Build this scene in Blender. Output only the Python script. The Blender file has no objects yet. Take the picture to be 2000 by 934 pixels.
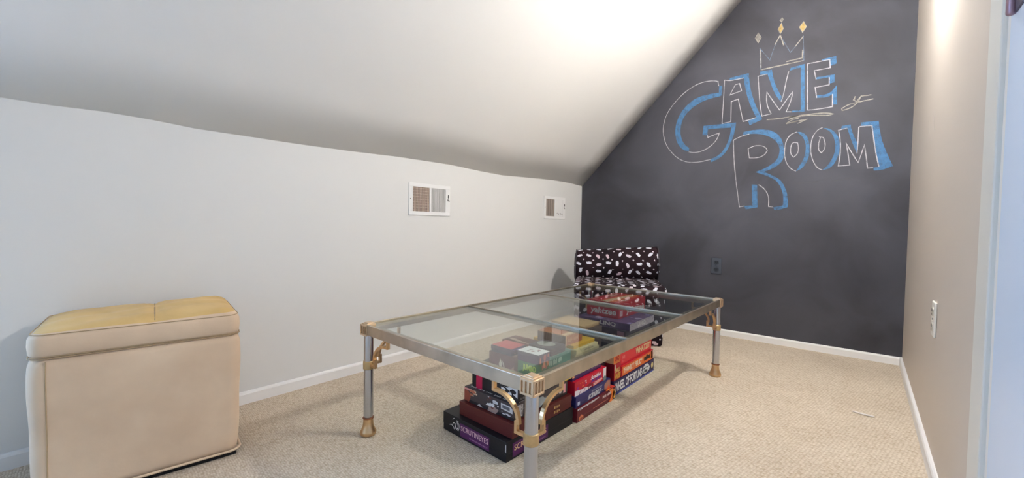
import bpy, bmesh, math, random
from mathutils import Vector, Matrix
from mathutils.geometry import tessellate_polygon
random.seed(7)
SC = bpy.context.scene
COL = SC.collection
PI = math.pi

# ---------------------------------------------------------------- materials
def srgb(c):
    c = [v/255.0 for v in c]
    return tuple(v/12.92 if v <= .04045 else ((v+.055)/1.055)**2.4 for v in c) + (1.0,)

MATS = {}
def mat(name, rgb, rough=.6, metal=0., noise=0., nscale=8., bump=0., bscale=60., spec=.5, emit=0., sheen=0., detail=4., rgb2=None):
    if name in MATS: return MATS[name]
    m = bpy.data.materials.new(name); m.use_nodes = True
    nt = m.node_tree; b = nt.nodes['Principled BSDF']
    col = srgb(rgb)
    b.inputs['Base Color'].default_value = col
    b.inputs['Roughness'].default_value = rough
    b.inputs['Metallic'].default_value = metal
    b.inputs['Specular IOR Level'].default_value = spec
    if sheen:
        b.inputs['Sheen Weight'].default_value = sheen*.4
    tc = nt.nodes.new('ShaderNodeTexCoord')
    if noise or rgb2:
        n = nt.nodes.new('ShaderNodeTexNoise'); n.inputs['Scale'].default_value = nscale; n.inputs['Detail'].default_value = detail
        nt.links.new(tc.outputs['Object'], n.inputs['Vector'])
        r = nt.nodes.new('ShaderNodeValToRGB')
        r.color_ramp.elements[0].position = .3; r.color_ramp.elements[1].position = .7
        r.color_ramp.elements[0].color = tuple(v*(1-noise) for v in col[:3]) + (1,)
        r.color_ramp.elements[1].color = srgb(rgb2) if rgb2 else tuple(min(1, v*(1+noise)) for v in col[:3]) + (1,)
        nt.links.new(n.outputs['Fac'], r.inputs['Fac']); nt.links.new(r.outputs['Color'], b.inputs['Base Color'])
    if bump:
        n2 = nt.nodes.new('ShaderNodeTexNoise'); n2.inputs['Scale'].default_value = bscale; n2.inputs['Detail'].default_value = 3
        nt.links.new(tc.outputs['Object'], n2.inputs['Vector'])
        bp = nt.nodes.new('ShaderNodeBump'); bp.inputs['Strength'].default_value = bump; bp.inputs['Distance'].default_value = .003
        nt.links.new(n2.outputs['Fac'], bp.inputs['Height']); nt.links.new(bp.outputs['Normal'], b.inputs['Normal'])
    if emit:
        b.inputs['Emission Color'].default_value = col; b.inputs['Emission Strength'].default_value = emit
    MATS[name] = m
    return m

def N(nt, t, **kw):
    n = nt.nodes.new(t)
    for k, v in kw.items(): setattr(n, k, v)
    return n

def math_n(nt, op, a, b=None, c=None):
    n = N(nt, 'ShaderNodeMath', operation=op)
    for i, v in enumerate((a, b, c)):
        if v is None: continue
        if isinstance(v, (int, float)): n.inputs[i].default_value = v
        else: nt.links.new(v, n.inputs[i])
    return n.outputs[0]

def carpet_mat():
    m = bpy.data.materials.new('berber_carpet'); m.use_nodes = True
    nt = m.node_tree; b = nt.nodes['Principled BSDF']
    b.inputs['Roughness'].default_value = .95; b.inputs['Specular IOR Level'].default_value = .15
    tc = N(nt, 'ShaderNodeTexCoord')
    mp = N(nt, 'ShaderNodeMapping'); mp.inputs['Rotation'].default_value = (0, 0, .12); mp.inputs['Scale'].default_value = (95, 150, 1)
    nt.links.new(tc.outputs['Object'], mp.inputs['Vector'])
    v = N(nt, 'ShaderNodeTexVoronoi'); v.inputs['Scale'].default_value = 1.; v.inputs['Randomness'].default_value = .45
    nt.links.new(mp.outputs['Vector'], v.inputs['Vector'])
    n = N(nt, 'ShaderNodeTexNoise'); n.inputs['Scale'].default_value = 3.5; n.inputs['Detail'].default_value = 5
    nt.links.new(tc.outputs['Object'], n.inputs['Vector'])
    # dark pits between loops
    r = N(nt, 'ShaderNodeValToRGB')
    r.color_ramp.elements[0].position = .15; r.color_ramp.elements[0].color = srgb((231, 219, 201))
    r.color_ramp.elements[1].position = .85; r.color_ramp.elements[1].color = srgb((190, 170, 146))
    nt.links.new(v.outputs['Distance'], r.inputs['Fac'])
    r2 = N(nt, 'ShaderNodeValToRGB')
    r2.color_ramp.elements[0].position = .3; r2.color_ramp.elements[0].color = (.90, .885, .87, 1)
    r2.color_ramp.elements[1].position = .65; r2.color_ramp.elements[1].color = (1, 1, 1, 1)
    nt.links.new(n.outputs['Fac'], r2.inputs['Fac'])
    mx = N(nt, 'ShaderNodeMix', data_type='RGBA', blend_type='MULTIPLY'); mx.inputs['Factor'].default_value = 1
    nt.links.new(r.outputs['Color'], mx.inputs['A']); nt.links.new(r2.outputs['Color'], mx.inputs['B'])
    # per loop tint
    hs = N(nt, 'ShaderNodeSeparateColor'); nt.links.new(v.outputs['Color'], hs.inputs['Color'])
    r3 = N(nt, 'ShaderNodeValToRGB'); r3.color_ramp.elements[0].color = (.86, .84, .80, 1); r3.color_ramp.elements[1].color = (1, 1, 1, 1); r3.color_ramp.elements[1].position = .35
    nt.links.new(hs.outputs['Red'], r3.inputs['Fac'])
    mx2 = N(nt, 'ShaderNodeMix', data_type='RGBA', blend_type='MULTIPLY'); mx2.inputs['Factor'].default_value = 1
    nt.links.new(mx.outputs['Result'], mx2.inputs['A']); nt.links.new(r3.outputs['Color'], mx2.inputs['B'])
    nt.links.new(mx2.outputs['Result'], b.inputs['Base Color'])
    inv = math_n(nt, 'SUBTRACT', 1., v.outputs['Distance'])
    bp = N(nt, 'ShaderNodeBump'); bp.inputs['Strength'].default_value = .75; bp.inputs['Distance'].default_value = .004
    nt.links.new(inv, bp.inputs['Height']); nt.links.new(bp.outputs['Normal'], b.inputs['Normal'])
    return m

def board_mat():
    m = bpy.data.materials.new('chalkboard_paint'); m.use_nodes = True
    nt = m.node_tree; b = nt.nodes['Principled BSDF']
    b.inputs['Roughness'].default_value = .62; b.inputs['Specular IOR Level'].default_value = .35
    tc = N(nt, 'ShaderNodeTexCoord')
    n = N(nt, 'ShaderNodeTexNoise'); n.inputs['Scale'].default_value = 2.2; n.inputs['Detail'].default_value = 6; n.inputs['Distortion'].default_value = .6
    nt.links.new(tc.outputs['Object'], n.inputs['Vector'])
    r = N(nt, 'ShaderNodeValToRGB')
    r.color_ramp.elements[0].position = .3; r.color_ramp.elements[0].color = srgb((58, 57, 62))
    r.color_ramp.elements[1].position = .72; r.color_ramp.elements[1].color = srgb((80, 80, 88))
    nt.links.new(n.outputs['Fac'], r.inputs['Fac'])
    # rubbed chalk dust around the lettering (a soft cloud with its own outline)
    mp = N(nt, 'ShaderNodeMapping'); mp.inputs['Location'].default_value = (-1.36, 0, -1.30); nt.links.new(tc.outputs['Object'], mp.inputs['Vector'])
    mp.inputs['Scale'].default_value = (1, 0, 1)
    ln = N(nt, 'ShaderNodeVectorMath', operation='LENGTH'); nt.links.new(mp.outputs['Vector'], ln.inputs[0])
    mr = N(nt, 'ShaderNodeMapRange', interpolation_type='SMOOTHSTEP'); mr.inputs['From Min'].default_value = .25; mr.inputs['From Max'].default_value = 1.1
    mr.inputs['To Min'].default_value = .55; mr.inputs['To Max'].default_value = 0.
    nt.links.new(ln.outputs['Value'], mr.inputs['Value'])
    fm = math_n(nt, 'MULTIPLY', mr.outputs['Result'], n.outputs['Fac'])
    mx = N(nt, 'ShaderNodeMix', data_type='RGBA'); nt.links.new(fm, mx.inputs['Factor'])
    nt.links.new(r.outputs['Color'], mx.inputs['A']); mx.inputs['B'].default_value = srgb((108, 108, 118))
    nt.links.new(mx.outputs['Result'], b.inputs['Base Color'])
    n2 = N(nt, 'ShaderNodeTexNoise'); n2.inputs['Scale'].default_value = 90
    nt.links.new(tc.outputs['Object'], n2.inputs['Vector'])
    bp = N(nt, 'ShaderNodeBump'); bp.inputs['Strength'].default_value = .08; bp.inputs['Distance'].default_value = .002
    nt.links.new(n2.outputs['Fac'], bp.inputs['Height']); nt.links.new(bp.outputs['Normal'], b.inputs['Normal'])
    return m

def chalk_mat(name, rgb, cover=.75, scale=420):
    m = bpy.data.materials.new(name); m.use_nodes = True
    nt = m.node_tree; b = nt.nodes['Principled BSDF']; out = nt.nodes['Material Output']
    b.inputs['Base Color'].default_value = srgb(rgb); b.inputs['Roughness'].default_value = 1; b.inputs['Specular IOR Level'].default_value = 0
    tc = N(nt, 'ShaderNodeTexCoord')
    n = N(nt, 'ShaderNodeTexNoise'); n.inputs['Scale'].default_value = scale; n.inputs['Detail'].default_value = 2
    nt.links.new(tc.outputs['Object'], n.inputs['Vector'])
    n2 = N(nt, 'ShaderNodeTexNoise'); n2.inputs['Scale'].default_value = 40; n2.inputs['Detail'].default_value = 2
    nt.links.new(tc.outputs['Object'], n2.inputs['Vector'])
    s = math_n(nt, 'ADD', math_n(nt, 'MULTIPLY', n.outputs['Fac'], .7), math_n(nt, 'MULTIPLY', n2.outputs['Fac'], .3))
    mr = N(nt, 'ShaderNodeMapRange'); mr.inputs['From Min'].default_value = .62-cover*.35; mr.inputs['From Max'].default_value = .74-cover*.3
    mr.inputs['To Min'].default_value = .25*cover; mr.inputs['To Max'].default_value = 1
    nt.links.new(s, mr.inputs['Value'])
    tr = N(nt, 'ShaderNodeBsdfTransparent'); ms = N(nt, 'ShaderNodeMixShader')
    nt.links.new(mr.outputs['Result'], ms.inputs[0]); nt.links.new(tr.outputs[0], ms.inputs[1]); nt.links.new(b.outputs[0], ms.inputs[2])
    nt.links.new(ms.outputs[0], out.inputs['Surface'])
    return m

def glass_mat(name, tint, f0=.075):
    m = bpy.data.materials.new(name); m.use_nodes = True
    nt = m.node_tree; out = nt.nodes['Material Output']; nt.nodes.remove(nt.nodes['Principled BSDF'])
    g = N(nt, 'ShaderNodeNewGeometry')
    d = N(nt, 'ShaderNodeVectorMath', operation='DOT_PRODUCT')
    nt.links.new(g.outputs['Incoming'], d.inputs[0]); nt.links.new(g.outputs['Normal'], d.inputs[1])
    c = math_n(nt, 'ABSOLUTE', d.outputs['Value'])
    p = math_n(nt, 'POWER', math_n(nt, 'SUBTRACT', 1., c), 5.)
    F = math_n(nt, 'ADD', math_n(nt, 'MULTIPLY', p, 1-f0), f0)
    tr = N(nt, 'ShaderNodeBsdfTransparent'); tr.inputs['Color'].default_value = tint
    gl = N(nt, 'ShaderNodeBsdfGlossy'); gl.inputs['Roughness'].default_value = .0
    ms = N(nt, 'ShaderNodeMixShader')
    nt.links.new(F, ms.inputs[0]); nt.links.new(tr.outputs[0], ms.inputs[1]); nt.links.new(gl.outputs[0], ms.inputs[2])
    nt.links.new(ms.outputs[0], out.inputs['Surface'])
    return m

def fabric_mat():
    """black fabric printed with pale brush strokes and small dots (uses the UV map, in metres)"""
    m = bpy.data.materials.new('printed_fabric'); m.use_nodes = True
    nt = m.node_tree; b = nt.nodes['Principled BSDF']
    b.inputs['Roughness'].default_value = .8; b.inputs['Specular IOR Level'].default_value = .25
    uv = N(nt, 'ShaderNodeUVMap'); uv.uv_map = 'UVMap'
    def layer(scale, off, rnd, hx, hy, spin):
        mp = N(nt, 'ShaderNodeMapping'); mp.inputs['Scale'].default_value = (scale, scale, 0); mp.inputs['Location'].default_value = (off, off*.7, 0)
        nt.links.new(uv.outputs['UV'], mp.inputs['Vector'])
        v = N(nt, 'ShaderNodeTexVoronoi', voronoi_dimensions='2D'); v.inputs['Scale'].default_value = 1.; v.inputs['Randomness'].default_value = rnd
        nt.links.new(mp.outputs['Vector'], v.inputs['Vector'])
        df = N(nt, 'ShaderNodeVectorMath', operation='SUBTRACT')
        nt.links.new(mp.outputs['Vector'], df.inputs[0]); nt.links.new(v.outputs['Position'], df.inputs[1])
        sc = N(nt, 'ShaderNodeSeparateColor'); nt.links.new(v.outputs['Color'], sc.inputs['Color'])
        ang = math_n(nt, 'MULTIPLY', sc.outputs['Red'], spin)
        rt = N(nt, 'ShaderNodeVectorRotate', rotation_type='Z_AXIS'); nt.links.new(df.outputs[0], rt.inputs['Vector']); nt.links.new(ang, rt.inputs['Angle'])
        sp = N(nt, 'ShaderNodeSeparateXYZ'); nt.links.new(rt.outputs[0], sp.inputs[0])
        ns = N(nt, 'ShaderNodeTexNoise'); ns.inputs['Scale'].default_value = 9; nt.links.new(mp.outputs['Vector'], ns.inputs['Vector'])
        jag = math_n(nt, 'MULTIPLY', math_n(nt, 'SUBTRACT', ns.outputs['Fac'], .5), .16)
        a = math_n(nt, 'POWER', math_n(nt, 'ABSOLUTE', math_n(nt, 'DIVIDE', math_n(nt, 'ADD', math_n(nt, 'ABSOLUTE', sp.outputs['X']), jag), hx)), 2.6)
        c = math_n(nt, 'POWER', math_n(nt, 'ABSOLUTE', math_n(nt, 'DIVIDE', math_n(nt, 'ADD', math_n(nt, 'ABSOLUTE', sp.outputs['Y']), jag), hy)), 2.6)
        inside = math_n(nt, 'LESS_THAN', math_n(nt, 'ADD', a, c), 1.)
        return inside, sc.outputs['Green']
    f1, g1 = layer(13.5, .0, .34, .14, .27, 3.1)
    f2, g2 = layer(13.5, .5, .2, .07, .07, 1.)
    base = N(nt, 'ShaderNodeTexNoise'); base.inputs['Scale'].default_value = 3; nt.links.new(uv.outputs['UV'], base.inputs['Vector'])
    rb = N(nt, 'ShaderNodeValToRGB'); rb.color_ramp.elements[0].position = .35; rb.color_ramp.elements[0].color = srgb((20, 14, 20)); rb.color_ramp.elements[1].position = .7; rb.color_ramp.elements[1].color = srgb((46, 22, 30))
    nt.links.new(base.outputs['Fac'], rb.inputs['Fac'])
    rs = N(nt, 'ShaderNodeValToRGB'); rs.color_ramp.elements[0].position = .6; rs.color_ramp.elements[0].color = srgb((226, 226, 236)); rs.color_ramp.elements[1].position = .95; rs.color_ramp.elements[1].color = srgb((212, 190, 198))
    nt.links.new(g1, rs.inputs['Fac'])
    mx = N(nt, 'ShaderNodeMix', data_type='RGBA'); nt.links.new(f1, mx.inputs['Factor']); nt.links.new(rb.outputs['Color'], mx.inputs['A']); nt.links.new(rs.outputs['Color'], mx.inputs['B'])
    mx2 = N(nt, 'ShaderNodeMix', data_type='RGBA'); nt.links.new(f2, mx2.inputs['Factor']); nt.links.new(mx.outputs['Result'], mx2.inputs['A']); mx2.inputs['B'].default_value = srgb((225, 215, 222))
    nt.links.new(mx2.outputs['Result'], b.inputs['Base Color'])
    return m

# ---------------------------------------------------------------- object helpers
def link(name, me, m=None, parent=None, smooth=False):
    o = bpy.data.objects.new(name, me); COL.objects.link(o)
    if m is not None:
        for x in (m if isinstance(m, (list, tuple)) else [m]): me.materials.append(x)
    if parent is not None: o.parent = parent
    if smooth:
        for p in me.polygons: p.use_smooth = True
    return o

def bmobj(name, bm, m, parent=None, smooth=False):
    bmesh.ops.recalc_face_normals(bm, faces=bm.faces[:])
    me = bpy.data.meshes.new(name); bm.to_mesh(me); bm.free()
    return link(name, me, m, parent, smooth)

def tag(o, label=None, cat=None, group=None, kind=None):
    if label: o['label'] = label
    if cat: o['category'] = cat
    if group: o['group'] = group
    if kind: o['kind'] = kind
    return o

def empty(name, loc, rz=0., label=None, cat=None, group=None):
    o = bpy.data.objects.new(name, None); COL.objects.link(o); o.empty_display_size = .05
    o.location = loc; o.rotation_euler = (0, 0, rz)
    return tag(o, label, cat, group)

def add_box(bm, x0, x1, y0, y1, z0, z1, bev=0., seg=2, mi=0):
    vs = [bm.verts.new((x, y, z)) for z in (z0, z1) for y in (y0, y1) for x in (x0, x1)]
    F = [(0, 2, 3, 1), (4, 5, 7, 6), (0, 1, 5, 4), (2, 6, 7, 3), (0, 4, 6, 2), (1, 3, 7, 5)]
    fs = [bm.faces.new([vs[i] for i in f]) for f in F]
    for f in fs: f.material_index = mi
    if bev:
        es = list({e for f in fs for e in f.edges})
        bmesh.ops.bevel(bm, geom=es, offset=bev, segments=seg, profile=.5, affect='EDGES', clamp_overlap=True)

def box(name, x0, x1, y0, y1, z0, z1, m, parent=None, bev=0., seg=2):
    bm = bmesh.new(); add_box(bm, x0, x1, y0, y1, z0, z1, bev, seg)
    return bmobj(name, bm, m, parent)

def add_lathe(bm, prof, n=28, cx=0., cy=0.):
    rings = []
    for r, z in prof:
        rings.append([bm.verts.new((cx+r*math.cos(2*PI*k/n), cy+r*math.sin(2*PI*k/n), z)) for k in range(n)])
    for a, b in zip(rings[:-1], rings[1:]):
        for k in range(n): bm.faces.new((a[k], a[(k+1) % n], b[(k+1) % n], b[k]))
    bm.faces.new(rings[0][::-1]); bm.faces.new(rings[-1])

def lathe(name, prof, m, parent=None, n=28, smooth=True, cx=0., cy=0.):
    bm = bmesh.new(); add_lathe(bm, prof, n, cx, cy)
    o = bmobj(name, bm, m, parent, smooth)
    if smooth: o.data.set_sharp_from_angle(angle=math.radians(40))
    return o

def quad(name, pts, m, parent=None):
    me = bpy.data.meshes.new(name); me.from_pydata([tuple(p) for p in pts], [], [tuple(range(len(pts)))]); me.update()
    return link(name, me, m, parent)

def add_poly(bm, pts, f, th=0.):
    """flat polygon given in 2-D, mapped to 3-D by f"""
    vs = [bm.verts.new(f(u, v)) for u, v in pts]
    for t in tessellate_polygon([[Vector((u, v, 0)) for u, v in pts]]):
        try: bm.faces.new([vs[i] for i in t])
        except ValueError: pass

def add_ribbon(bm, pts, w, f):
    P = [Vector(p) for p in pts]; n = len(P); closed = (P[0]-P[-1]).length < 1e-5
    L, R = [], []
    for i, p in enumerate(P):
        a = P[i-1] if i > 0 else (P[-2] if closed else p); b = P[i+1] if i < n-1 else (P[1] if closed else p)
        d1 = (p-a).normalized() if (p-a).length > 1e-7 else (b-p).normalized()
        d2 = (b-p).normalized() if (b-p).length > 1e-7 else d1
        t = d1+d2
        t = t.normalized() if t.length > 1e-4 else d1
        nn = Vector((-t.y, t.x)); k = 1/max(.5, nn.dot(Vector((-d1.y, d1.x))))
        ww = w*(.8+.4*random.random())*.5
        L.append(bm.verts.new(f(*(p+nn*ww*k)))); R.append(bm.verts.new(f(*(p-nn*ww*k))))
    for i in range(n-1): bm.faces.new((L[i], L[i+1], R[i+1], R[i]))

def thicken(bm, vec):
    """give a flat patch real thickness by extruding it along vec"""
    r = bmesh.ops.extrude_face_region(bm, geom=bm.faces[:], use_keep_orig=True)
    bmesh.ops.translate(bm, vec=vec, verts=[v for v in r['geom'] if isinstance(v, bmesh.types.BMVert)])

def smooth2d(pts, it=1):
    for _ in range(it):
        q = [pts[0]]
        for a, b, c in zip(pts[:-2], pts[1:-1], pts[2:]):
            v1 = Vector(b)-Vector(a); v2 = Vector(c)-Vector(b)
            if v1.length > 1e-6 and v2.length > 1e-6 and v1.angle(v2) < .75:
                q.append(tuple(Vector(b)*.75+Vector(a)*.25)); q.append(tuple(Vector(b)*.75+Vector(c)*.25))
            else: q.append(b)
        q.append(pts[-1]); pts = q
    return pts

TXT = {}
def text_mesh(s, bold=0.):
    k = (s, bold)
    if k not in TXT:
        cu = bpy.data.curves.new('lettering', 'FONT'); cu.body = s; cu.offset = bold; cu.resolution_u = 3
        o = bpy.data.objects.new('lettering', cu); COL.objects.link(o)
        bpy.context.view_layer.update()
        me = bpy.data.meshes.new_from_object(o.evaluated_get(bpy.context.evaluated_depsgraph_get()))
        bpy.data.objects.remove(o); bpy.data.curves.remove(cu)
        vs = [(v.co.x, v.co.y) for v in me.vertices]; fs = [tuple(p.vertices) for p in me.polygons]
        bpy.data.meshes.remove(me)
        TXT[k] = (vs, fs)
    return TXT[k]

def add_text(bm, s, rect, f, bold=.02, skew=0.):
    vs, fs = text_mesh(s, bold)
    x0 = min(v[0] for v in vs); x1 = max(v[0] for v in vs); y0 = min(v[1] for v in vs); y1 = max(v[1] for v in vs)
    a, b, c, d = rect
    out = []
    for x, y in vs:
        tx, ty = (x-x0)/(x1-x0), (y-y0)/(y1-y0)
        out.append(bm.verts.new(f(a+(c-a)*tx+skew*ty, b+(d-b)*ty)))
    for fc in fs:
        try: bm.faces.new([out[i] for i in fc])
        except ValueError: pass
CHALK = [
 ('G','w',[1.141,1.875,1.118,1.886,1.076,1.894,1.029,1.894,0.982,1.884,0.926,1.859,0.878,1.827,0.828,1.78,0.787,1.732,0.758,1.68,0.742,1.621,0.739,1.56,0.752,1.497,0.773,1.442,0.81,1.391,0.849,1.348,0.901,1.313,0.959,1.295,1.023,1.294,1.062,1.299,1.105,1.307]),
 ('G','w',[1.137,1.876,1.145,1.843]),
 ('G','b',[1.147,1.843,1.168,1.841,1.166,1.771,1.155,1.763,1.102,1.763,1.049,1.755,0.994,1.734,0.947,1.704,0.907,1.665,0.884,1.617,0.875,1.559,0.88,1.507,0.896,1.463,0.922,1.426,0.947,1.41,0.944,1.381,0.915,1.391,0.877,1.422,0.85,1.468,0.837,1.53,0.838,1.59,0.853,1.648,0.885,1.706,0.929,1.749,0.977,1.78,1.032,1.793,1.094,1.795,1.147,1.793]),
 ('G','w',[0.944,1.379,0.981,1.369,1.029,1.371,1.075,1.388,1.12,1.42,1.149,1.461,1.158,1.496,1.126,1.488,1.08,1.473,1.076,1.49]),
 ('G','b',[1.047,1.564,1.267,1.556,1.266,1.521,1.255,1.467,1.232,1.399,1.205,1.346,1.161,1.306,1.109,1.286,1.101,1.307,1.146,1.324,1.182,1.352,1.21,1.401,1.23,1.462,1.237,1.525,1.079,1.535,1.076,1.49,1.041,1.495]),
 ('A','w',[1.175,1.563,1.183,1.877,1.218,1.865,1.264,1.865,1.309,1.866]),
 ('A','w',[1.175,1.563,1.233,1.567,1.232,1.712,1.277,1.722,1.313,1.557,1.343,1.561,1.395,1.572]),
 ('A','w',[1.221,1.762,1.254,1.828,1.282,1.832,1.297,1.778,1.221,1.762]),
 ('A','b',[1.215,1.866,1.218,1.885,1.33,1.894,1.34,1.89,1.344,1.833,1.356,1.763,1.38,1.679,1.41,1.606,1.432,1.554,1.355,1.524,1.343,1.556,1.395,1.569,1.371,1.625,1.345,1.691,1.326,1.762,1.313,1.827,1.309,1.865,1.264,1.865]),
 ('M','w',[1.484,1.584,1.429,1.576,1.413,1.667,1.397,1.858,1.452,1.861]),
 ('M','w',[1.484,1.584,1.461,1.634,1.452,1.684,1.454,1.737,1.48,1.69,1.532,1.601,1.572,1.667,1.603,1.711,1.597,1.657,1.57,1.583,1.599,1.578]),
 ('M','w',[1.54,1.656,1.553,1.706,1.563,1.786,1.576,1.85]),
 ('M','b',[1.407,1.865,1.409,1.888,1.479,1.884,1.486,1.838,1.503,1.775,1.531,1.71,1.544,1.681,1.54,1.656,1.522,1.677,1.494,1.735,1.472,1.8,1.454,1.86]),
 ('M','b',[1.582,1.855,1.587,1.872,1.663,1.879,1.674,1.567,1.603,1.574,1.602,1.584,1.651,1.58,1.642,1.862]),
 ('E','w',[1.687,1.576,1.679,1.876,1.794,1.876,1.798,1.823,1.716,1.823,1.727,1.765]),
 ('E','w',[1.795,1.764,1.796,1.716,1.724,1.714,1.734,1.645]),
 ('E','w',[1.815,1.654,1.817,1.574,1.742,1.57,1.687,1.574]),
 ('E','b',[1.752,1.876,1.754,1.887,1.826,1.89,1.829,1.84,1.8,1.836,1.795,1.875]),
 ('E','b',[1.727,1.765,1.729,1.778,1.822,1.776,1.822,1.726,1.799,1.724,1.795,1.764]),
 ('E','b',[1.734,1.645,1.734,1.663,1.781,1.656,1.811,1.672,1.835,1.708,1.84,1.584,1.821,1.587,1.815,1.654,1.79,1.638]),
 ('C','g',[1.4,2.052,1.465,1.953,1.485,2.026,1.518,2.109,1.544,2.054,1.581,1.975,1.61,2.007,1.65,2.064,1.658,1.902]),
 ('C','g',[1.403,2.051,1.41,1.903]),
 ('C','v',[1.41,1.899,1.527,1.901,1.655,1.903]),
 ('C','v',[1.561,1.919,1.649,1.922,1.65,1.975]),
 ('C','v',[1.407,2.039,1.413,1.913]),
 ('C','v',[1.521,2.106,1.542,2.033]),
 ('C','v',[1.607,2.007,1.65,2.062]),
 ('C','v',[1.491,2.05,1.52,2.106]),
 ('D0','z',[1.389,2.157,1.408,2.122,1.391,2.091,1.371,2.128]),
 ('D1','y',[1.525,2.186,1.537,2.144,1.521,2.117,1.506,2.149]),
 ('D2','z',[1.527,2.22,1.535,2.206,1.526,2.194,1.515,2.207]),
 ('D3','y',[1.649,2.158,1.665,2.12,1.645,2.09,1.626,2.128]),
 ('F','v',[1.584,1.545,1.666,1.545,1.745,1.545,1.796,1.538,1.825,1.527,1.796,1.521,1.735,1.534,1.671,1.541,1.618,1.537,1.585,1.529]),
 ('F','v',[1.586,1.507,1.64,1.511,1.688,1.515,1.667,1.507,1.635,1.495]),
 ('F','v',[1.459,1.547,1.526,1.543,1.641,1.545]),
 ('F','v',[1.572,1.503,1.606,1.526,1.642,1.528]),
 ('F','v',[1.572,1.503,1.642,1.51]),
 ('S','v',[1.928,1.618,1.92,1.598,1.934,1.584,1.954,1.616,1.944,1.585,1.921,1.559,1.893,1.546,1.867,1.541,1.864,1.554,1.892,1.573,1.939,1.58,2.012,1.587]),
 ('S','v',[1.954,1.614,2.002,1.613]),
 ('R','w',[1.34,0.954,1.308,0.947,1.282,1.117,1.263,1.277,1.254,1.431,1.3,1.453,1.355,1.462]),
 ('R','w',[1.424,1.1,1.454,1.077,1.479,1.038,1.488,1.0,1.488,0.947,1.514,0.943]),
 ('R','w',[1.351,1.359,1.385,1.375,1.425,1.375,1.459,1.357,1.469,1.334,1.454,1.305,1.415,1.288,1.36,1.293,1.351,1.359]),
 ('R','b',[1.316,1.463,1.316,1.482,1.388,1.489,1.475,1.477,1.52,1.447,1.55,1.406,1.564,1.353,1.568,1.294,1.558,1.25,1.521,1.216,1.477,1.197,1.454,1.187,1.504,1.161,1.55,1.129,1.576,1.086,1.593,1.034,1.6,0.982,1.599,0.941,1.562,0.927,1.524,0.922,1.516,0.941,1.571,0.953,1.574,1.005,1.561,1.065,1.534,1.118,1.491,1.151,1.401,1.19,1.463,1.213,1.508,1.244,1.535,1.278,1.543,1.333,1.529,1.379,1.496,1.417,1.449,1.445,1.389,1.461,1.341,1.463]),
 ('R','b',[1.381,1.104,1.414,1.101,1.422,0.942,1.347,0.93,1.34,0.954,1.388,0.957]),
 ('O','w',[1.635,1.439,1.602,1.429,1.579,1.396,1.569,1.345,1.57,1.286,1.584,1.233,1.61,1.195,1.638,1.179]),
 ('O','w',[1.622,1.372,1.641,1.366,1.648,1.329,1.643,1.294,1.622,1.274,1.605,1.294,1.602,1.334,1.61,1.366,1.622,1.372]),
 ('O','b',[1.635,1.439,1.662,1.436,1.693,1.403,1.706,1.351,1.708,1.294,1.698,1.238,1.67,1.194,1.638,1.179,1.652,1.206,1.677,1.254,1.687,1.303,1.685,1.361,1.669,1.402]),
 ('P','w',[1.771,1.449,1.746,1.439,1.721,1.4,1.712,1.348,1.714,1.289,1.729,1.234,1.751,1.192,1.778,1.176]),
 ('P','w',[1.762,1.387,1.756,1.393,1.777,1.385,1.789,1.344,1.786,1.308,1.77,1.287,1.754,1.306,1.753,1.348,1.762,1.387]),
 ('P','b',[1.771,1.447,1.805,1.439,1.83,1.417,1.852,1.383,1.862,1.336,1.86,1.274,1.841,1.214,1.813,1.182,1.778,1.176,1.8,1.196,1.824,1.236,1.839,1.286,1.839,1.343,1.827,1.392,1.805,1.426]),
 ('Q','w',[1.849,1.42,1.895,1.429]),
 ('Q','w',[1.853,1.422,1.865,1.346,1.866,1.273,1.859,1.196,1.914,1.197,1.904,1.27,1.892,1.337,1.924,1.267,1.954,1.209,1.967,1.258,1.98,1.317,1.991,1.241,1.999,1.171,2.025,1.171]),
 ('Q','w',[1.947,1.265,1.949,1.346,1.95,1.426,1.956,1.43,2.011,1.427]),
 ('Q','w',[2.011,1.427,2.023,1.337,2.036,1.246,2.051,1.176]),
 ('Q','b',[1.865,1.427,1.867,1.445,1.91,1.448,1.919,1.4,1.937,1.352,1.949,1.32,1.947,1.265,1.935,1.297,1.917,1.349,1.904,1.397,1.895,1.429,1.871,1.426]),
 ('Q','b',[1.961,1.433,1.961,1.453,2.041,1.451,2.047,1.397,2.058,1.337,2.079,1.266,2.113,1.175,2.064,1.154,2.029,1.154,2.025,1.171,2.051,1.176,2.036,1.246,2.023,1.337,2.012,1.427]),
 ('U','s',[1.649,1.097,1.708,1.101,1.76,1.105]),
 ('U','s',[1.739,1.097,1.786,1.113,1.827,1.126]),
 ('U','s',[1.828,1.105,1.877,1.108,1.917,1.115]),
]
LAMP, SKY, EXPO = 99., 5.2, 2.17
# ---------------------------------------------------------------- the room
W, L, ZC = 2.19, 3.32, 1.157
CAMX, CAMZ = 1.99672, .78
Y0 = -1.7                       # near end of the room, behind the camera
ZT = 2.62                       # flat ceiling
SL = math.tan(.78003)
wall_paint = mat('greige_wall_paint', (232, 231, 228), .55, bump=.06, bscale=35, spec=.3)
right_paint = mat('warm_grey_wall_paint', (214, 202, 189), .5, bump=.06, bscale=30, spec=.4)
ceil_paint = mat('ceiling_paint', (243, 241, 237), .6, bump=.05, bscale=30, spec=.25)
trim_white = mat('white_trim_paint', (244, 242, 240), .4, bump=.03, bscale=50)
casing_grey = mat('pale_grey_casing_paint', (230, 227, 218), .45)
door_white = mat('pale_blue_door', (224, 237, 255), .4)  # one even pale blue for slab and panels
carpet = carpet_mat(); board = board_mat()

def struct(o): o['kind'] = 'structure'; return o

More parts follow.
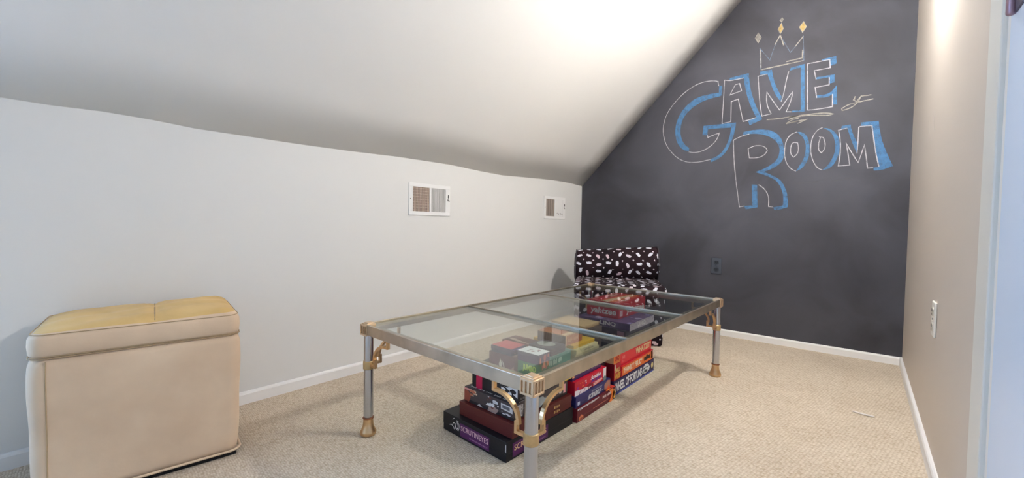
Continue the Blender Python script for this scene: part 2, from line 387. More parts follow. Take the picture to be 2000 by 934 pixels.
# floor
bm = bmesh.new(); add_box(bm, -.05, W+.06, Y0-.05, L+.05, -.05, 0)
struct(bmobj('floor', bm, carpet))

# the knee wall on the left meets the slope along a slightly wavy joint
crease = [(Y0, 1.143), (-.055, 1.143), (.048, 1.143), (.165, 1.149), (.299, 1.147), (.42, 1.14), (.595, 1.141), (.802, 1.142), (1.049, 1.147), (1.351, 1.158), (1.727, 1.161), (2.0, 1.150), (2.211, 1.146), (2.45, 1.157), (2.852, 1.172), (3.1, 1.172), (L, 1.160)]
wy0, wy1, wz0, wz1 = -1.35, -.45, .30, 1.05          # window opening behind the camera
bm = bmesh.new()
V = lambda *p: bm.verts.new(p)
def wallface(pts): bm.faces.new([bm.verts.new(p) for p in pts])
cr2 = [c for c in crease if c[0] > wy1]
# right of opening
for (ya, za), (yb, zb) in zip([(wy1, 1.143)]+cr2[:-1], cr2):
    wallface([(0, ya, 0), (0, yb, 0), (0, yb, zb), (0, ya, za)])
wallface([(0, Y0, 0), (0, wy0, 0), (0, wy0, 1.143), (0, Y0, 1.143)])
wallface([(0, wy0, 0), (0, wy1, 0), (0, wy1, wz0), (0, wy0, wz0)])
wallface([(0, wy0, wz1), (0, wy1, wz1), (0, wy1, 1.143), (0, wy0, 1.143)])
bmesh.ops.remove_doubles(bm, verts=bm.verts[:], dist=1e-5)
wl = struct(bmobj('wall_left', bm, wall_paint))
for p in wl.data.polygons: p.use_smooth = False
s = wl.modifiers.new('thickness', 'SOLIDIFY'); s.thickness = .08; s.offset = 1 if wl.data.polygons[0].normal.x < 0 else -1

# sloping ceiling: ruled from the joint up to the flat ceiling
xt = (ZT-ZC)/SL
bm = bmesh.new(); rows = []
for y, z in crease:
    r = []
    for k in range(9):
        t = k/8; zz = z*(1-t)+ZT*t
        r.append(bm.verts.new((xt*t, y, zz)))
    rows.append(r)
for a, b in zip(rows[:-1], rows[1:]):
    for k in range(8): bm.faces.new((a[k], a[k+1], b[k+1], b[k]))
cs = struct(bmobj('ceiling', bm, ceil_paint, smooth=True)); cs.name = 'ceiling'
s = cs.modifiers.new('thickness', 'SOLIDIFY'); s.thickness = .06; s.offset = 1 if cs.data.polygons[0].normal.x < 0 else -1
bm = bmesh.new(); add_box(bm, xt, W+.06, Y0, L, ZT, ZT+.06); struct(bmobj('ceiling', bm, ceil_paint))

# chalkboard end wall
bm = bmesh.new()
pts = [(0, 0), (W, 0), (W, ZT), (xt, ZT), (0, ZC+.003)]
fr = [bm.verts.new((x, L, z)) for x, z in pts]; bk = [bm.verts.new((x, L+.08, z)) for x, z in pts]
bm.faces.new(fr); bm.faces.new(bk[::-1])
for i in range(5): bm.faces.new((fr[i], fr[(i+1) % 5], bk[(i+1) % 5], bk[i]))
struct(bmobj('wall_far', bm, board))
# near wall
bm = bmesh.new()
pts = [(0, 0), (W, 0), (W, ZT), (xt, ZT), (0, 1.143)]
fr = [bm.verts.new((x, Y0, z)) for x, z in pts]; bk = [bm.verts.new((x, Y0-.08, z)) for x, z in pts]
bm.faces.new(fr); bm.faces.new(bk[::-1])
for i in range(5): bm.faces.new((fr[i], fr[(i+1) % 5], bk[(i+1) % 5], bk[i]))
struct(bmobj('wall_near', bm, wall_paint))

# right wall with a door opening
dy0, dy1, dz = .22, 1.165, 2.05
bm = bmesh.new()
add_box(bm, W, W+.09, dy1, L, 0, ZT)
add_box(bm, W, W+.09, Y0, dy0, 0, ZT)
add_box(bm, W, W+.09, dy0, dy1, dz, ZT)
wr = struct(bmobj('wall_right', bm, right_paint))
# pale vertical scrapes in the paint
sc_m = mat('bare_plaster', (246, 242, 234), .7)
for (ya, za, yb, zb) in ((2.50, 1.272, 2.47, 1.196), (2.31, 1.262, 2.275, 1.172)):
    bm = bmesh.new(); t = .007
    vs = [(W-.0006, ya, za), (W-.0012, ya-t, za-.004), (W-.0012, yb-t*.7, zb), (W-.0006, yb, zb+.006)]
    bm.faces.new([bm.verts.new(v) for v in vs])
    bmobj('paint_scrape', bm, sc_m, wr)

# door in the right wall, closed, seen nearly edge on
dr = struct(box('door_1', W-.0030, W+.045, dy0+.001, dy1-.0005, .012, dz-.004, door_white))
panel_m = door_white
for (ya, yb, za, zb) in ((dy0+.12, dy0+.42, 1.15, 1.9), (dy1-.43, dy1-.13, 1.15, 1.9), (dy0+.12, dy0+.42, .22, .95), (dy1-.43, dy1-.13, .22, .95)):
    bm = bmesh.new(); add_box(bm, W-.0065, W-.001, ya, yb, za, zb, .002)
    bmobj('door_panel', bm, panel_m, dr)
# hinge with its knuckle, on the far side of the door
hinge_m = mat('dark_grey_hinge_metal', (104, 100, 118), .4, .6, noise=.3, nscale=60)
bm = bmesh.new(); add_box(bm, W-.0055, W-.001, dy1-.085, dy1-.040, 1.168, 1.268, .003)
hg = bmobj('hinge', bm, hinge_m, dr)
bm = bmesh.new(); add_lathe(bm, [(.004, 1.168), (.0065, 1.171), (.0065, 1.267), (.004, 1.27)], 14, W-.009, dy1-.034)
bmobj('hinge_knuckle', bm, mat('dull_copper_pin', (170, 140, 150), .4, .6), hg, True)

# casing around the door: flat board with a rounded white inner bead
bm = bmesh.new()
add_box(bm, W-.010, W+.002, dy1+.03, dy1+.135, 0, dz+.12, .003)
add_box(bm, W-.010, W+.002, dy0-.135, dy1+.03, dz+.02, dz+.12, .003)
add_box(bm, W-.010, W+.002, dy0-.135, dy0-.03, 0, dz+.02, .003)
struct(bmobj('trim_1', bm, casing_grey))
bm = bmesh.new()
add_box(bm, W-.0015, W+.09, dy1, dy1+.030, 0, dz, .0015)
add_box(bm, W-.0015, W+.09, dy0-.030, dy0, 0, dz, .0015)
add_box(bm, W-.0015, W+.09, dy0-.030, dy1+.030, dz, dz+.02, .0015)
struct(bmobj('trim_2', bm, trim_white))

# baseboards with an eased top edge
HB = .050
def base_profile(name, a, b, nrm, h):
    a = Vector(a); b = Vector(b); n = Vector(nrm)
    bm = bmesh.new(); prof = [(0, 0), (.012, 0), (.012, h*.80), (.009, h*.93), (.004, h), (0, h)]
    segs = max(2, int((b-a).length/.12)); R = []
    for i in range(segs+1):
        p = a.lerp(b, i/segs); w = random.uniform(-.0006, .0006)
        R.append([bm.verts.new(p+n*(d+(w if d > 0 else 0))+Vector((0, 0, z+(w if z > 0 else 0)))) for d, z in prof])
    for r0, r1 in zip(R[:-1], R[1:]):
        for k in range(len(prof)-1): bm.faces.new((r0[k], r0[k+1], r1[k+1], r1[k]))
    bm.faces.new(R[0]); bm.faces.new(R[-1][::-1])
    return struct(bmobj(name, bm, trim_white))
base_profile('baseboard_left', (0, Y0, 0), (0, L, 0), (1, 0, 0), .052)
base_profile('baseboard_far', (0, L, 0), (W, L, 0), (0, -1, 0), .047)
base_profile('baseboard_right', (W, dy1+.135, 0), (W, L, 0), (-1, 0, 0), .050)
base_profile('baseboard_near', (0, Y0, 0), (W, Y0, 0), (0, 1, 0), .05)

# window in the knee wall behind the camera: the room's daylight
wn = struct(box('window_1', -.045, -.04, wy0, wy1, wz0, wz1, glass_mat('window_glass', (.96, .98, 1, 1))))
bm = bmesh.new(); t = .035
add_box(bm, -.065, -.01, wy0, wy1, wz0, wz0+t); add_box(bm, -.065, -.01, wy0, wy1, wz1-t, wz1)
add_box(bm, -.065, -.01, wy0, wy0+t, wz0+t, wz1-t); add_box(bm, -.065, -.01, wy1-t, wy1, wz0+t, wz1-t)
add_box(bm, -.06, -.02, (wy0+wy1)/2-.012, (wy0+wy1)/2+.012, wz0+t, wz1-t)
bmobj('window_frame', bm, trim_white, wn)

# ---------------------------------------------------------------- chalk drawing on the end wall
chalk = {'w': chalk_mat('white_chalk', (196, 192, 198), .70), 'v': chalk_mat('ivory_chalk', (176, 170, 160), .68),
         'b': chalk_mat('blue_chalk', (90, 132, 174), .72), 'g': chalk_mat('slate_chalk', (120, 138, 162), .6),
         'y': chalk_mat('gold_chalk', (196, 168, 112), .85), 'k': chalk_mat('grey_chalk', (150, 146, 140), .7),
         's': chalk_mat('faint_chalk', (120, 122, 128), .25)}
WF = lambda off: (lambda u, v: (u, L-off, v))
def pts_of(flat): return [(flat[i], flat[i+1]) for i in range(0, len(flat), 2)]
WIDTH = {'w': .0050, 'v': .0062, 'g': .0045, 's': .012}
NAMES = {'G': 'letter_g', 'A': 'letter_a', 'M': 'letter_m', 'E': 'letter_e', 'R': 'letter_r', 'O': 'letter_o', 'P': 'letter_o', 'Q': 'letter_m'}
words = empty('wall_lettering', (0, 0, 0), 0, 'large chalk words GAME ROOM in white outline with blue shading on the black wall', 'lettering')
crown = empty('crown_drawing', (0, 0, 0), 0, 'small chalk crown topped with diamonds drawn above the words on the black wall', 'drawing')
def chalk_strokes(name, keys, parent, kinds='wvgs', off=.0011):
    bm = bmesh.new(); ks = None
    for g, k, fl in CHALK:
        if g in keys and k in kinds:
            ks = ks or k
            add_ribbon(bm, smooth2d(pts_of(fl), 2), WIDTH[k], WF(off))
    thicken(bm, (0, off+.001, 0))
    return bmobj(name, bm, chalk[ks], parent)
for key, nm in NAMES.items():
    o = chalk_strokes(nm, (key,), words)
    for g, k, fl in CHALK:
        if g == key and k == 'b':
            bm = bmesh.new(); P = pts_of(fl); Q = smooth2d(P+[P[0]], 2)[:-1]
            add_poly(bm, Q, WF(.0007)); thicken(bm, (0, .0017, 0))
            sh = bmobj('blue_shading', bm, chalk['b'], o); sh['label'] = 'light blue chalk shading'
chalk_strokes('crown_outline', ('C',), crown, 'g')
for g, k, fl in CHALK:
    if g == 'C' and k == 'v':
        bm = bmesh.new(); add_ribbon(bm, pts_of(fl), .0062, WF(.0014)); thicken(bm, (0, .0024, 0)); bmobj('crown_highlight', bm, chalk['v'], crown)
for key in ('D0', 'D1', 'D2', 'D3'):
    for g, k, fl in CHALK:
        if g == key:
            P = pts_of(fl); bm = bmesh.new(); add_poly(bm, P, WF(.0008))
            d = bmobj('diamond', bm, chalk['y' if k == 'y' else 'k'], crown)
            bm = bmesh.new(); add_ribbon(bm, P+[P[0]], .0045, WF(.0012)); bmobj('diamond_outline', bm, chalk['v'], d)
fl_ = chalk_strokes('scribbled_underline', ('F',), None); tag(fl_, 'scribbled pale chalk underline between the two chalk words on the black wall', 'drawing')
sg = chalk_strokes('signature', ('S',), None); tag(sg, 'thin looping chalk signature right of the upper chalk word on the black wall', 'drawing')
sm = chalk_strokes('chalk_smudge', ('U',), bpy.data.objects['wall_far'])

# ---------------------------------------------------------------- registers and outlets
vent_white = mat('white_enamel', (246, 245, 243), .35)
slat_grey = mat('grey_slat_enamel', (222, 220, 216), .4)
duct_dark = mat('dark_duct_interior', (70, 56, 48), .8)
dust_tan = mat('dusty_tan_slats', (214, 192, 176), .7)
def vent(yc, zc, label, dark_slats, right_closed):
    w, h = .308, .187
    r = empty('wall_vent', (0, yc, zc), 0, label, 'vent', 'white registers in the knee wall')
    bm = bmesh.new(); T = .006; b = .022
    # openings: left and right halves
    oy = [(-w/2+b+.004, -.006), (.006, w/2-b-.014)]
    zt, zb = h/2-b, -h/2+b
    add_box(bm, 0, T, -w/2, w/2, zt, h/2, .0015); add_box(bm, 0, T, -w/2, w/2, -h/2, zb, .0015)
    add_box(bm, 0, T, -w/2, oy[0][0], zb, zt); add_box(bm, 0, T, oy[0][1], oy[1][0], zb, zt); add_box(bm, 0, T, oy[1][1], w/2, zb, zt)
    bmobj('face_frame', bm, vent_white, r)
    box('duct_opening', .0004, .0012, oy[0][0], oy[0][1], zb, zt, duct_dark, r)
    bm = bmesh.new(); n = 13 if dark_slats else 4
    for i in range(n):
        y = oy[0][0]+(i+.5)*(oy[0][1]-oy[0][0])/n; hw = .0020 if dark_slats else .013
        add_box(bm, .0015, .0045, y-hw, y+hw, zb, zt)
    if dark_slats:
        for k in range(9):
            z = zb+(k+.5)*(zt-zb)/9; add_box(bm, .0013, .0022, oy[0][0], oy[0][1], z-.0012, z+.0012)
    bmobj('open_louvers', bm, dust_tan if dark_slats else mat('grey_brown_damper', (150, 138, 128), .7), r)
    bm = bmesh.new()
    if not right_closed:
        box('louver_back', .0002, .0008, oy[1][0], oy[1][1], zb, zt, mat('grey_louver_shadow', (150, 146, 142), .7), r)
        for i in range(13):
            y = oy[1][0]+(i+.5)*(oy[1][1]-oy[1][0])/13; add_box(bm, .0015, .005, y-.0026, y+.0026, zb, zt)
    else:
        add_box(bm, .0004, .0045, oy[1][0], oy[1][1], zb, zt)
        for i in range(13):
            y = oy[1][0]+(i+.5)*(oy[1][1]-oy[1][0])/13; add_box(bm, .0045, .0052, y-.0035, y+.0035, zb, zt)
    bmobj('closed_louvers', bm, slat_grey if not right_closed else vent_white, r)
    bm = bmesh.new(); add_box(bm, T, T+.008, w/2-.019, w/2-.0165, .018, .038, .001); add_box(bm, T, T+.003, w/2-.022, w/2-.013, .0, .012, .001)
    bmobj('damper_lever', bm, mat('dull_steel', (128, 122, 118), .5, .5), r)
    for y in (-w/2+.010, w/2-.008): box('screw', T, T+.0015, y-.003, y+.003, -.003, .003, mat('dull_steel', (128, 122, 118), .5, .5), r, .001)
    return r
vent(1.568, .930, 'white wall vent nearer the camera, its left half of dusty tan louvers', True, False)
v2 = vent(2.882, .941, 'white wall vent nearest the black wall corner, its left half dark and open', False, True)
bm = bmesh.new(); rr = random.Random(3)
for i in range(9):
    y = rr.uniform(.03, .11); z = rr.uniform(-.062, -.045)
    add_poly(bm, [(y, z), (y+.006, z+.004), (y+.003, z+.009), (y-.003, z+.005)], lambda u, v: (.0058, u, v))
bmobj('paint_chip', bm, mat('chipped_grey', (120, 112, 104), .8), v2)

def outlet(loc, rz, mplate, mface, label):
    r = empty('wall_outlet', loc, rz, label, 'outlet')
    # local frame: plate in XZ, facing -Y
    bm = bmesh.new(); add_box(bm, -.037, .037, -.007, 0, -.059, .059, .004, 3); bmobj('cover_plate', bm, mplate, r)
    for zc in (.026, -.026):
        bm = bmesh.new(); n = 20
        a = [bm.verts.new((.017*max(-.85, min(.85, math.cos(2*PI*k/n)))/.85, -.0095, zc+.0155*math.sin(2*PI*k/n))) for k in range(n)]
        b = [bm.verts.new((v.co.x, -.006, v.co.z)) for v in a]
        bm.faces.new(a)
        for k in range(n): bm.faces.new((a[k], a[(k+1) % n], b[(k+1) % n], b[k]))
        sk = bmobj('socket', bm, mface, r)
        bm = bmesh.new(); add_box(bm, -.0075, -.0045, -.0100, -.0092, zc-.001, zc+.009); add_box(bm, .0045, .0075, -.0100, -.0092, zc-.001, zc+.009); add_box(bm, -.0025, .0025, -.0100, -.0092, zc-.012, zc-.006)
        bmobj('socket_slots', bm, mat('slot_black', (14, 14, 16), .8), sk)
    bm = bmesh.new(); add_box(bm, -.003, .003, -.0085, -.0068, -.003, .003, .001); bmobj('screw', bm, mat('dull_steel', (128, 122, 118), .5, .5), r)
    return r
outlet((1.1685, L, .510), 0, mat('painted_black_plate', (74, 76, 82), .3), mat('painted_black_socket', (50, 50, 55), .45), 'black painted double outlet low on the chalkboard wall')
outlet((W, 1.987, .490), -PI/2, mat('ivory_plate', (246, 240, 228), .35), mat('ivory_socket', (205, 196, 180), .5), 'ivory wall outlet on the right wall, seen almost edge on')
# ---------------------------------------------------------------- glass coffee table
steel = mat('brushed_steel', (182, 171, 154), .38, 1., noise=.16, nscale=14, bump=.02, bscale=200)
steel_leg = mat('satin_chrome', (196, 198, 206), .22, 1.)
brass = mat('antique_brass', (212, 178, 136), .34, 1., noise=.12, nscale=30)
brass_soft = mat('worn_brass', (206, 178, 132), .38, .9, noise=.12, nscale=40)
cap_brass = mat('pale_cap_brass', (222, 196, 164), .42, .85, noise=.08, nscale=60)
copper = mat('coppery_ring', (150, 96, 70), .4, 1.)
TX, TY, TA = .62457, .80411, -.01575
TW, TL, TZ = .768, 1.5748, .4137
table = empty('coffee_table', (TX, TY, 0), TA, 'long glass-topped coffee table with steel frame and brass-footed legs on carpet', 'table')
RH = .0365; RB = TZ-RH; O = .019             # rail height, rail bottom, half rail from leg axis to outer face
LEDGE = .030; LT = .404                       # ledge width, ledge top
tw = .010                                     # visible thickness of the rail lip
def rail(x0, x1, y0, y1):
    bm = bmesh.new(); add_box(bm, x0, x1, y0, y1, RB, TZ, .0012); return bm
def flange(bm, x0, x1, y0, y1): add_box(bm, x0, x1, y0, y1, LT-.004, LT)
x0, x1, y0, y1 = -O, TW+O, -O, TL+O
c = .020
bm = rail(c, TW-c, y0, y0+tw); flange(bm, c, TW-c, y0+tw, y0+tw+LEDGE); bmobj('short_rail', bm, steel, table)
bm = rail(c, TW-c, y1-tw, y1); flange(bm, c, TW-c, y1-tw-LEDGE, y1-tw); bmobj('short_rail', bm, steel, table)
bm = rail(x0, x0+tw, c, TL-c); flange(bm, x0+tw, x0+tw+LEDGE, c, TL-c); bmobj('long_rail', bm, steel, table)
bm = rail(x1-tw, x1, c, TL-c); flange(bm, x1-tw-LEDGE, x1-tw, c, TL-c); bmobj('long_rail', bm, steel, table)
divs = [.505, 1.030]
pane_edges = [y0+tw] + divs + [y1-tw]
for d in divs:
    bm = bmesh.new(); add_box(bm, x0+tw, x1-tw, d-.004, d+.004, LT-.012, TZ-.001, .0008)
    flange(bm, x0+tw, x1-tw, d-.004-.024, d-.004); flange(bm, x0+tw, x1-tw, d+.004, d+.004+.024)
    bmobj('cross_bar', bm, steel, table)
tglass = glass_mat('table_glass', (.945, .975, .962, 1))
for i in range(3):
    a = pane_edges[i]+(.005 if i else .001); b = pane_edges[i+1]-(.005 if i < 2 else .001)
    box('glass_pane', x0+tw+.001, x1-tw-.001, a, b, LT+.0006, LT+.0056, tglass, table)
# clear bumper dots
bump_m = mat('clear_bumper', (225, 230, 228), .25)
def cap(cx, cy, sx, sy):
    bm = bmesh.new(); h = .0205
    z0, z1 = RB-.0045, TZ-.001
    add_box(bm, cx-h+.002, cx+h-.002, cy-h+.002, cy+h-.002, z0+.002, z1, .001)
    # fluted frames on the two outer faces: three upright grooves between ribs
    for ax in (0, 1):
        s = sx if ax == 0 else sy
        def B(u0, u1, d0, d1, za, zb):
            if ax == 0:
                xa, xb = sorted((cx+s*d0, cx+s*d1)); add_box(bm, xa, xb, cy+u0, cy+u1, za, zb, .0006, 1)
            else:
                ya, yb = sorted((cy+s*d0, cy+s*d1)); add_box(bm, cx+u0, cx+u1, ya, yb, za, zb, .0006, 1)
        d0, d1 = h-.002, h+.0022
        B(-h, h, d0, d1, z0, z0+.006); B(-h, h, d0, d1, z1-.006, z1)
        for k in range(4):
            u = -h+.0016+k*(2*h-.0032)/3; B(u-.0021, u+.0021, d0, d1, z0+.005, z1-.005)
    add_box(bm, cx-h*.86, cx+h*.86, cy-h*.86, cy+h*.86, z1-.001, z1+.0035, .001)
    add_box(bm, cx-h*.60, cx+h*.60, cy-h*.60, cy+h*.60, z1+.003, z1+.0065, .001)
    return bmobj('corner_cap', bm, cap_brass, table)
def leg(cx, cy):
    g = lathe('leg', [(.0160, .066), (.0172, .075), (.0172, RB-.003)], steel_leg, table, 32, cx=cx, cy=cy)
    lathe('collar', [(.0176, .246), (.0196, .248), (.0196, .275), (.0176, .277)], brass_soft, g, 32, cx=cx, cy=cy)
    lathe('foot', [(.022, .000), (.0275, .003), (.0290, .009), (.0285, .016), (.0240, .024), (.0200, .034), (.0182, .048), (.0178, .062)], brass, g, 32, cx=cx, cy=cy)
    bm = bmesh.new(); n, m = 28, 8
    R0, r0 = .0180, .0026; ring = []
    for i in range(n):
        a = 2*PI*i/n; ring.append([bm.verts.new((cx+(R0+r0*math.cos(2*PI*j/m))*math.cos(a), cy+(R0+r0*math.cos(2*PI*j/m))*math.sin(a), .0645+r0*math.sin(2*PI*j/m))) for j in range(m)])
    for i in range(n):
        for j in range(m): bm.faces.new((ring[i][j], ring[(i+1) % n][j], ring[(i+1) % n][(j+1) % m], ring[i][(j+1) % m]))
    bmobj('ring', bm, copper, g, True)
    return g
def bracket(cx, cy, dx, dy):
    """flat brass bar bent from collar to rail in a cove curve with squared ends"""
    P = [(.018, .262), (.047, .262), (.047, .286), (.0405, .286)]
    n = 12
    for i in range(n+1):
        a = PI - (PI/2)*i/n
        P.append((.0405+.0755*(1+math.cos(a)), .286+.0625*math.sin(a)))
    P += [(.116, .3485), (.1275, .3485), (.1275, RB+.001)]
    Q = []
    for q in P:
        if not Q or (abs(q[0]-Q[-1][0])+abs(q[1]-Q[-1][1])) > 1e-4: Q.append(q)
    bm = bmesh.new(); hw = .0055; th = .0042
    px, py = -dy, dx
    rings = []
    for i, (u, z) in enumerate(Q):
        a = Vector(Q[max(0, i-1)]); b = Vector(Q[min(len(Q)-1, i+1)]); p = Vector((u, z))
        d1 = (p-a).normalized() if i > 0 else (b-p).normalized(); d2 = (b-p).normalized() if i < len(Q)-1 else d1
        t = (d1+d2).normalized(); nn = Vector((-t.y, t.x)); k = 1/max(.6, nn.dot(Vector((-d1.y, d1.x))))
        r = []
        for s1, s2 in ((1, 1), (1, -1), (-1, -1), (-1, 1)):
            q = p+nn*th*k*s1
            r.append(bm.verts.new((cx+dx*q.x+px*hw*s2, cy+dy*q.x+py*hw*s2, q.y)))
        rings.append(r)
    for r0, r1 in zip(rings[:-1], rings[1:]):
        for k in range(4): bm.faces.new((r0[k], r0[(k+1) % 4], r1[(k+1) % 4], r1[k]))
    bm.faces.new(rings[0]); bm.faces.new(rings[-1][::-1])
    return bmobj('bracket', bm, brass, table)
for cx, cy, sx, sy in ((0, 0, -1, -1), (TW, 0, 1, -1), (TW, TL, 1, 1), (0, TL, -1, 1)):
    leg(cx, cy); cap(cx, cy, sx, sy)
    bracket(cx, cy, -sx, 0); bracket(cx, cy, 0, -sy)

# ---------------------------------------------------------------- suede ottoman
def suede(name, c1, c2):
    m = mat(name, c1, .9, noise=.05, nscale=7, bump=.10, bscale=90, spec=.15, sheen=.35, rgb2=c2)
    return m
su = suede('tan_suede', (222, 194, 164), (232, 206, 176)); su_lit = suede('lit_tan_suede', (212, 174, 110), (230, 194, 130)); su_seam = mat('suede_seam', (188, 160, 124), .9)  # golden top: lit look of the tan suede, put into the colour
ott = empty('ottoman', (0, 0, 0), 0, 'tan suede storage ottoman with puffy lit-toned top beside the left wall', 'ottoman')
# the footprint: front right, front left, back left, back right corners
OC = Vector((.227, .243, 0)); OA = -.15; OW2, OL2 = .170, .235
ott.location = OC; ott.rotation_euler = (0, 0, OA)
def superell(hw, hl, r, n=14):
    pts = []
    for cx, cy, a0 in ((hw-r, hl-r, 0), (-hw+r, hl-r, PI/2), (-hw+r, -hl+r, PI), (hw-r, -hl+r, 3*PI/2)):
        for k in range(n+1):
            a = a0+PI/2*k/n; pts.append((cx+r*math.cos(a), cy+r*math.sin(a)))
    # subdivide long sides
    out = []
    for i, p in enumerate(pts):
        q = pts[(i+1) % len(pts)]; d = math.hypot(q[0]-p[0], q[1]-p[1]); m = max(1, int(d/.02))
        for k in range(m): out.append((p[0]+(q[0]-p[0])*k/m, p[1]+(q[1]-p[1])*k/m))
    return out
def body(z0, z1, levels, inset, bulge=0.):
    bm = bmesh.new(); rings = []
    for i in range(levels+1):
        t = i/levels; z = z0+(z1-z0)*t
        g = inset(t); b = bulge*(math.sin(PI*t)+.5*math.sin(3*PI*t))
        rings.append([bm.verts.new((x*(1+(b-g)/OW2), y*(1+(b-g)/OL2), z)) for x, y in superell(OW2, OL2, .035)])
    n = len(rings[0])
    for a, b in zip(rings[:-1], rings[1:]):
        for k in range(n): bm.faces.new((a[k], a[(k+1) % n], b[(k+1) % n], b[k]))
    return bm, rings, n
zs = .409                       # seam height
def soff(z):
    t = (z-.012)/(zs-.012)
    return .004*(math.sin(PI*t)+.5*math.sin(3*PI*t))-(.004*(1-t)*(1-t)*2)
bm, rings, n = body(.012, zs, 16, lambda t: .004*(1-t)*(1-t)*2 + (.004 if t > .97 else 0), .004)
bm.faces.new(rings[0][::-1]); bm.faces.new(rings[-1])
bmobj('base', bm, su, ott, True)
# lid: sides up, rolled shoulder, pillowy top with a dip along the cross seam
bm = bmesh.new(); rings = []
prof = [(.004, zs+.001), (.0, zs+.008), (-.002, zs+.03), (-.001, zs+.05), (.003, zs+.060), (.010, zs+.068), (.020, zs+.074), (.034, zs+.079), (.055, zs+.083), (.085, zs+.086), (.115, zs+.087), (.140, zs+.088), (.152, zs+.0885)]
for g, z in prof:
    r = []
    for x, y in superell(OW2, OL2, .035):
        X, Y = x*(1-g/OW2), y*(1-g/OL2)
        dz = 0
        if z > zs+.06:
            f = min(1, (z-zs-.06)/.02)
            dz = f*(-.007*math.exp(-((Y-.02)/.012)**2)+.004*math.sin(Y*24)*math.cos(X*14)+.0025*math.sin(X*70+Y*20)+.012*(Y-.0)/OL2*.6)
        r.append(bm.verts.new((X, Y, z+dz)))
    rings.append(r)
n = len(rings[0])
for a, b in zip(rings[5:-1], rings[6:]):
    for k in range(n): bm.faces.new((a[k], a[(k+1) % n], b[(k+1) % n], b[k]))
bm.faces.new(rings[-1])
bm2 = bmesh.new(); rr2 = [[bm2.verts.new(v.co) for v in r] for r in rings[:6]]
for a, b in zip(rr2[:-1], rr2[1:]):
    for k in range(n): bm2.faces.new((a[k], a[(k+1) % n], b[(k+1) % n], b[k]))
for r in rings[:5]:
    for v in r: bm.verts.remove(v)
bmobj('lid_band', bm2, su, ott, True)
bmobj('cushion_top', bm, su_lit, ott, True)
def tube(bm, pts, r, closed=False, m=6):
    P = [Vector(p) for p in pts]; n = len(P); rings = []
    for i, p in enumerate(P):
        a = P[(i-1) % n] if (closed or i > 0) else p; b = P[(i+1) % n] if (closed or i < n-1) else p
        t = (b-a).normalized(); u = t.cross(Vector((0, 0, 1)))
        if u.length < .1: u = t.cross(Vector((1, 0, 0)))
        u.normalize(); v = t.cross(u)
        rings.append([bm.verts.new(p+(u*math.cos(2*PI*k/m)+v*math.sin(2*PI*k/m))*r) for k in range(m)])
    R = list(zip(rings[:-1], rings[1:])) + ([(rings[-1], rings[0])] if closed else [])
    for a, b in R:
        for k in range(m): bm.faces.new((a[k], a[(k+1) % m], b[(k+1) % m], b[k]))
    if not closed: bm.faces.new(rings[0]); bm.faces.new(rings[-1][::-1])
bm = bmesh.new()
for z in (zs-.001, zs+.0035): tube(bm, [(x*(1+.0005/OW2), y*(1+.0005/OL2), z) for x, y in superell(OW2, OL2, .035)], .0014, True)
tube(bm, [(x*(1-.0035/OW2), y*(1-.0035/OL2), zs+.0625) for x, y in superell(OW2, OL2, .035)], .0013, True)
bmobj('seam_stitching', bm, su_seam, ott, True)
def topz(X, Y):
    g = OW2-abs(X); z = prof[-1][1]
    for (g0, z0), (g1, z1) in zip(prof[:-1], prof[1:]):
        if g0 <= g <= g1: z = z0+(z1-z0)*(g-g0)/(g1-g0); break
    f = min(1, max(0, (z-zs-.06)/.02))
    return z+f*(-.007*math.exp(-((Y-.02)/.012)**2)+.004*math.sin(Y*24)*math.cos(X*14)+.0025*math.sin(X*70+Y*20)+.012*Y/OL2*.6)
bm = bmesh.new(); tube(bm, [(X, .02, topz(X, .02)+.0012) for X in [-.150+.0125*i for i in range(25)]], .0017); bmobj('top_seam', bm, su_seam, ott, True)
for sx in (1, -1):
    bm = bmesh.new(); tube(bm, [(sx*(OW2+soff(z)+.0006), -(OL2-.036), z) for z in [.02+.0475*k for k in range(9)]], .0016); bmobj('corner_seam', bm, su_seam, ott, True)
bm = bmesh.new(); tube(bm, [(x*(1+.001/OW2), y*(1+.001/OL2), .020) for x, y in superell(OW2, OL2, .035)], .004, True, 8)
bmobj('bottom_piping', bm, su, ott, True)
box('base_board', -OW2+.012, OW2-.012, -OL2+.012, OL2-.012, 0, .014, mat('black_underside', (20, 18, 18), .8), ott)

# ---------------------------------------------------------------- slipper chair
fab = fabric_mat()
pip = mat('fabric_piping', (60, 54, 60), .7)
bdir = Vector((-.478, .878)); CA = math.atan2(bdir.y, bdir.x)-PI/2       # local +Y points to the back
CW, CD, CH = .60, .52, .400
fr_c = Vector((1.03, 2.69))
rt = Vector((bdir.y, -bdir.x))
cc = fr_c-rt*(CW/2)
chair = empty('slipper_chair', (cc.x, cc.y, 0), CA, 'low armless slipper chair in black fabric with pale brush strokes, in the far corner', 'chair')
def uv_by(me, fn):
    uvl = me.uv_layers.new(name='UVMap')
    for p in me.polygons:
        for li in p.loop_indices:
            uvl.data[li].uv = fn(me.vertices[me.loops[li].vertex_index].co, p.normal)
def boxuv(co, n):
    a = [abs(n.x), abs(n.y), abs(n.z)]
    if a[2] >= max(a[0], a[1]): return (co.x, co.y)
    if a[1] >= a[0]: return (co.x, co.z)
    return (co.y+.3, co.z)
bm = bmesh.new(); vs = []
for z, s in ((0, .955), (CH-.075, 1.0)):
    for y in (0, CD):
        for x in (-CW/2, CW/2): vs.append(bm.verts.new((x*s, CD/2+(y-CD/2)*s, z)))
for f in [(0, 2, 3, 1), (4, 5, 7, 6), (0, 1, 5, 4), (2, 6, 7, 3), (0, 4, 6, 2), (1, 3, 7, 5)]: bm.faces.new([vs[i] for i in f])
